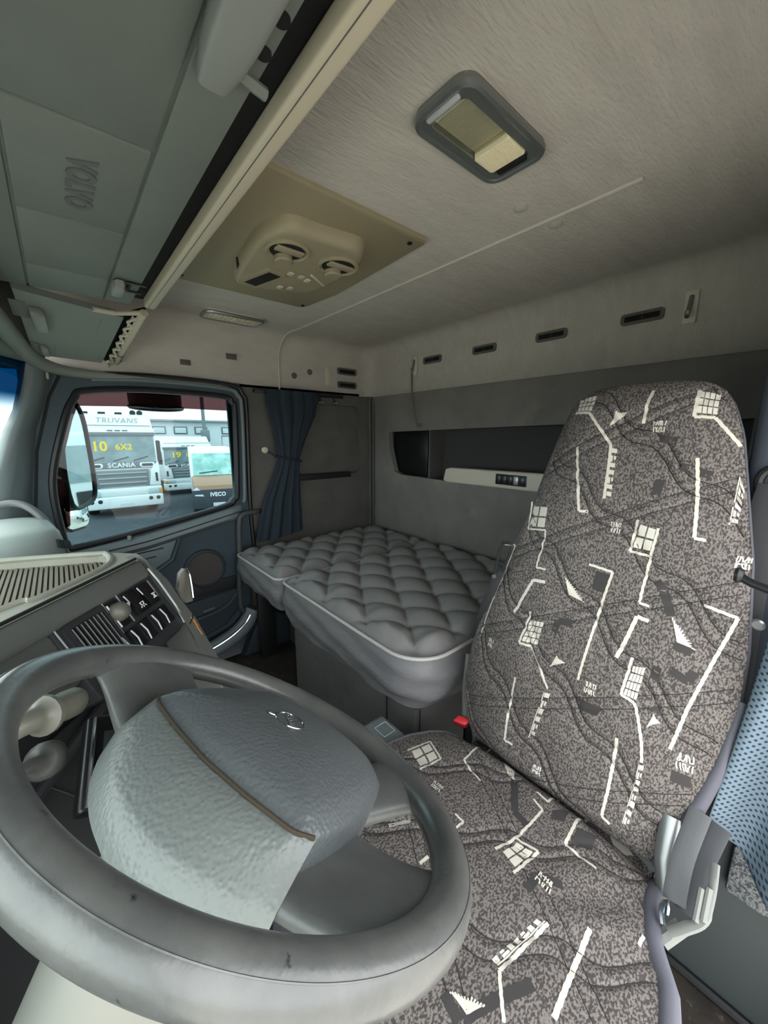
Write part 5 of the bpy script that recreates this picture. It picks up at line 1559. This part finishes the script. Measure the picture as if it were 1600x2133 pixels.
GZ = -2.6
def truck(name, label, fx, cy, yaw, sx, sz, lot, axle, roof_name=None):
    """cab-over truck; local x across (to the right as seen), y = depth away, z up; front at y = 0"""
    t = thing(name, label, 'truck', (fx, cy, GZ))
    s_, c_ = math.sin(yaw), math.cos(yaw)
    u = V3((s_, -c_, 0)) * sx; v = V3((c_, s_, 0)); w2 = V3((0, 0, sz))
    T_ = lambda vf: xf(vf, (fx, cy, GZ), u, v, w2)
    FRONT = lambda vf, y=0.0: T_(xf(vf, (0, y, 0), (1, 0, 0), (0, 0, 1), (0, -1, 0)))   # local xy -> across, up; z -> towards us
    obj('cab', T_(box(-1.06, 1.06, .06, 2.2, .75, 2.85, .08, 3)), M_twhite, t)
    obj('roof_fairing', T_((lambda q: (np.where((q[0][:, 2:3] > 3.0) & (q[0][:, 1:2] < 1.0), q[0] + np.array([[0, .45, 0]]), q[0]), q[1]))(box(-1.02, 1.02, .02, 2.2, 2.66, 3.30, .06, 2))), M_twhite, t)
    obj('roof_line', FRONT(box(-.96, .96, 2.915, 2.94, 0, .02), .14), M_tgrey, t)
    for k in range(3):
        obj('roof_slot', FRONT(box(-.27 + k * .2, -.12 + k * .2, 2.755, 2.785, 0, .02), .03), M_tblack, t)
    obj('sun_visor', FRONT(box(-1.03, 1.03, 2.60, 2.72, -.05, .05, .02), .02), M_tgrey, t)
    ws = obj('windscreen', FRONT(prism([(-1.0, 1.78), (1.0, 1.78), (.985, 2.62), (-.985, 2.62)], 0, .03), .06), M_tglass, t)
    obj('lot_number', FRONT(xf(text(lot, .42, .004, 0, .012), (-.52, 2.26, .034), (1, 0, 0), (0, 1, 0), (0, 0, 1)), .06), M_yellow, t, 'yellow painted lot number')
    obj('axle_lettering', FRONT(xf(text(axle, .27, .004, 0, .006), (.12, 2.24, .034)), .06), M_yellow, t, 'yellow painted axle lettering')
    for a in (-.85, -.2, .35):
        obj('wiper', FRONT(tube([(a, 1.80, .05), (a + .42, 1.93, .05)], .013, 6), .06), M_tblack, t)
    obj('upper_panel', FRONT(prism([(-.98, 1.56), (.98, 1.56), (1.0, 1.76), (-1.0, 1.76)], 0, .05, .01), .06), M_tgrey, t)
    obj('maker_letters', FRONT(xf(text('SCANIA', .20, .004, 0, .006, 1.08), (.0, 1.66, .055)), .06), M_twhite, t)
    for sd in (-1, 1):
        obj('air_inlet', FRONT(prism(rrect(sd * .72 - .22, sd * .72 + .22, 1.575, 1.735, .06), 0, .075, .02), .06), M_twhite, t)
        obj('inlet_hole', FRONT(prism(rrect(sd * .72 - .16, sd * .72 + .16, 1.61, 1.70, .03), 0, .085), .06), M_tblack, t)
        obj('corner_panel', FRONT(prism([(sd * .72, .95), (sd * 1.06, .95), (sd * 1.06, 1.70), (sd * 1.0, 1.72), (sd * .80, 1.50)][::sd], 0, .10, .03), .06), M_twhite, t)
        obj('corner_slot', FRONT(prism(rrect(sd * .95 - .035, sd * .95 + .035, 1.08, 1.38, .02), 0, .11), .06), M_tblack, t)
        hl = obj('headlamp', FRONT(prism(rrect(sd * .86 - .20, sd * .86 + .20, .66, .86, .04), 0, .14, .02), .06), M_lampg, t)
        obj('indicator', FRONT(box(sd * 1.02 - .05, sd * 1.02 + .05, .68, .85, .06, .15, .01), .06), M_amber, hl)
        for dx in (0, .22):
            obj('fog_lamp', FRONT(xf(lathe([(.065, 0), (.065, .02), (.03, .03)], 16), (sd * (.70 + dx), .53, .14)), .06), M_tblack, t)
        obj('tyre', T_(xf(lathe([(.2, -.15), (.46, -.15), (.5, -.1), (.5, .1), (.46, .15), (.2, .15)], 24), (sd * .86, .95, .50 / sz), (0, 1, 0), (0, 0, 1 / sz), (1, 0, 0))), M_tyre, t)
        obj('door_mirror', T_(box(sd * 1.13 - .07, sd * 1.13 + .07, .15, .30, 1.75, 2.45, .04, 2)), M_tblack, t)
        obj('mirror_bracket', T_(box(min(sd * 1.04, sd * 1.12), max(sd * 1.04, sd * 1.12), .2, .26, 2.3, 2.36)), M_tblack, t)
    obj('grille', FRONT(prism([(-.60, .50), (.60, .50), (.68, .62), (.74, 1.50), (-.74, 1.50), (-.68, .62)], 0, .06, .01), .05), M_tgrey, t)
    for k in range(6):
        z = .60 + k * .155
        hw_ = .60 + .018 * k
        obj('grille_slat', FRONT(box(-hw_, hw_, z, z + .05, .05, .10, .012), .06), M_tslat, t)
    obj('bumper', T_(box(-1.08, 1.08, -.10, .35, .27, .66, .05, 3)), M_twhite, t)
    obj('bumper_top', T_(box(-1.07, 1.07, -.06, .3, .66, .93, .04, 2)), M_twhite, t)
    obj('number_plate', FRONT(box(-.20, .20, .30, .42, 0, .012), -.102), M_plate, t)
    obj('plate_letters', FRONT(xf(text('IJK8B21' if lot == '10' else 'IZX9C42', .09, .002), (0, .36, .014)), -.102), M_tgrey, t) if False else None
    obj('chassis', T_(box(-.5, .5, .5, 6.5, .55, .85)), M_tblack, t)
    obj('rear_axle', T_(box(-1.0, 1.0, 4.6, 5.7, .02, 1.0, .2, 3)), M_tyre, t)
    if roof_name:
        obj('roof_letters', FRONT(xf(text(roof_name, .24, .004, .15, .004, 1.1), (.05, 3.08, .0)), .28), M_tslat, t)
        for k, xx in enumerate((-.75, -.3, .15)):
            obj('roof_lamp', T_(box(xx - .1, xx + .1, .55, .7, 3.29, 3.37, .02)), M_tblack, t)
        for xx in (.55, .75):
            obj('air_horn', T_(xf(lathe([(.03, .5), (.04, .2), (.09, 0)], 14), (xx, .55, 3.36), (1, 0, 0), (0, 0, 1), (0, 1, 0))), M_tblack, t)
    return t
truck('tractor_truck', 'white tractor truck with yellow 10 6X2 on its windscreen', 15.0, -1.52, math.radians(0), 1.0, 1.0, '10', '6X2', 'TRUVANS')
truck('tractor_truck', 'white tractor truck with yellow 19 8X2 on its windscreen, half behind the van', 19.0, -4.50, math.radians(3), 1.0, .78, '19', '8X2')

# van with brown bonnet
vn = thing('van', 'delivery van with a brown bonnet, dark bumper and pale windscreen', 'van', (12.8, -3.5, GZ))
yaw = math.radians(-13)
VU = V3((math.sin(yaw), -math.cos(yaw), 0)); VV = V3((math.cos(yaw), math.sin(yaw), 0))
VT = lambda vf: xf(vf, (12.8, -3.80, GZ), VU * .82, VV * .9, Z_ * .92)
def side_prof(pts, x0, x1, bev=.03):     # pts in (depth, z), extruded across
    return VT(xf(prism(pts, x0, x1, bev, 2, True), (0, 0, 0), (0, 1, 0), (0, 0, 1), (1, 0, 0)))
obj('bonnet', side_prof([(.0, .95), (.05, 1.12), (.35, 1.30), (.85, 1.42), (1.0, 1.30), (1.0, .9), (.1, .85)], -.88, .88, .06), M_brown, vn)
obj('bumper', side_prof([(-.12, .35), (-.14, .70), (-.05, .98), (.15, 1.0), (.9, .9), (.9, .30), (.0, .28)], -.93, .93, .05), M_vandark, vn)
obj('windscreen', side_prof([(.80, 1.42), (1.52, 2.18), (1.60, 2.18), (1.0, 1.40)], -.80, .80, .02), M_vanglass, vn)
obj('body', side_prof([(1.0, .4), (.9, 1.38), (1.60, 2.20), (1.9, 2.34), (5.2, 2.36), (5.3, .45)], -.92, .92, .06), M_twhite, vn)
obj('maker_letters', VT(xf(text('IVECO', .19, .004, 0, .006, 1.05), (-.02, -.125, .82), (1, 0, 0), (0, 0.25, .97), (0, -1, 0))), M_twhite, vn)
for sd in (-1, 1):
    obj('headlamp', VT(xf(prism([(-.20, -.13), (.15, -.10), (.20, .12), (.05, .22), (-.12, .05)] if sd > 0 else [(.20, -.13), (.12, .05), (-.05, .22), (-.20, .12), (-.15, -.10)], 0, .06, .02), (sd * .70, -.02, .88), (1, 0, 0), (0, .35, .93), (0, -1, 0))), M_lampg, vn)
    obj('tyre', VT(xf(lathe([(.1, -.11), (.31, -.11), (.34, -.07), (.34, .07), (.31, .11), (.1, .11)], 20), (sd * .80, .75, .34), (0, 1, 0), (0, 0, 1), (1, 0, 0))), M_tyre, vn)
obj('number_plate', VT(box(-.22, .22, -.155, -.14, .42, .54)), M_plate, vn)
obj('wiper', VT(tube([(-.6, .84, 1.50), (.1, .90, 1.56)], .015, 6)), M_tblack, vn)

# box truck standing behind on the same side; it is what the side mirror shows
bt = thing('box_truck', 'white box truck reflected in the large side mirror', 'truck', (5.0, -11.0, GZ))
obj('cargo_box', box(3.8, 6.2, -19, -10.2, GZ + 1.1, GZ + 4.0, .05), M_twhite, bt)
obj('cab', box(3.95, 6.05, -10.0, -8.4, GZ + .9, GZ + 3.0, .12, 3), M_twhite, bt)
obj('windscreen', box(4.1, 5.9, -8.42, -8.38, GZ + 1.9, GZ + 2.7), M_tglass, bt)
obj('grille', box(4.4, 5.6, -8.41, -8.36, GZ + 1.0, GZ + 1.7, .03), M_tblack, bt)
obj('bumper', box(3.95, 6.05, -8.55, -8.2, GZ + .4, GZ + .9, .06), M_twhite, bt)
obj('chassis', box(4.2, 5.8, -18, -9, GZ + .6, GZ + 1.0), M_tblack, bt)
for sd in (4.15, 5.85):
    for yy in (-9.2, -16.5):
        obj('tyre', xf(lathe([(.2, -.14), (.46, -.14), (.5, -.09), (.5, .09), (.46, .14), (.2, .14)], 20), (sd, yy, GZ + .5), (0, 1, 0), (0, 0, 1), (1, 0, 0)), M_tyre, bt)
    obj('door_mirror', box(sd - .35 if sd < 5 else sd + .15, sd - .15 if sd < 5 else sd + .35, -8.7, -8.55, GZ + 1.9, GZ + 2.6, .03), M_tblack, bt)

# lamp post and pale shed further off
lpst = thing('lamp_post', 'tall grey post with a fitting behind the trucks', 'post', (28, -7.8, GZ))
obj('pole', xf(lathe([(.14, 0), (.12, 3.0), (.10, 9.0)], 12), (28, -7.75, GZ)), M_pole, lpst)
obj('junction_box', box(27.8, 28.1, -8.05, -7.5, GZ + 2.2, GZ + 3.0, .08), M_pole, lpst)
obj('cross_arm', box(27.95, 28.05, -8.4, -7.0, GZ + 5.3, GZ + 5.42), M_pole, lpst)
shd = thing('office_shed', 'long pale shed with small windows behind the trucks', 'building', (30, -6, GZ))
obj('wall', box(29, 34, -14, -4.2, GZ, GZ + 3.6, .03), M_bldg, shd)
obj('roof', box(28.7, 34.3, -14.3, -4.0, GZ + 3.55, GZ + 3.68, .02), M_tslat, shd)
for y in (-5.2, -6.5, -7.8, -9.6):
    wf = obj('window', box(28.94, 29.02, y - .42, y + .42, GZ + 2.72, GZ + 3.22, .03), M_tgrey, shd)
    obj('pane', box(28.92, 28.95, y - .34, y + .34, GZ + 2.79, GZ + 3.15, .01), M_bldg, wf)
sg = thing('sign_frame', 'white framed board standing at the right of the window view', 'sign', (26, -8.9, GZ))
obj('board', box(25.95, 26.02, -9.6, -8.2, GZ + 1.5, GZ + 2.6, .02), M_bldg, sg)
obj('board_frame', xf(tube([(-9.6, GZ + 1.5, 0), (-8.2, GZ + 1.5, 0), (-8.2, GZ + 2.6, 0), (-9.6, GZ + 2.6, 0)], .035, 6, closed=True), (25.94, 0, 0), Y_, Z_, -X_), M_tgrey, sg)
for y in (-9.4, -8.4):
    obj('leg', box(25.95, 26.02, y - .04, y + .04, GZ, GZ + 1.55), M_tgrey, sg)
# crushed paper on the asphalt in front of the truck
pp = obj('paper_scrap', (lambda n: grid(np.array([[V3((11.4 + .25 * j / 5 + .02 * math.sin(i * 3), -.75 - .55 * i / 7, GZ + .02 + .05 * abs(math.sin(i * 1.7 + j * 2.3)))) for i in range(8)] for j in range(6)]), 8, 6))(0), M_plate); tag(pp, 'crumpled pale scrap lying on the asphalt before the first truck', 'litter')
ps = pp.modifiers.new('thickness', 'SOLIDIFY'); ps.thickness = .01
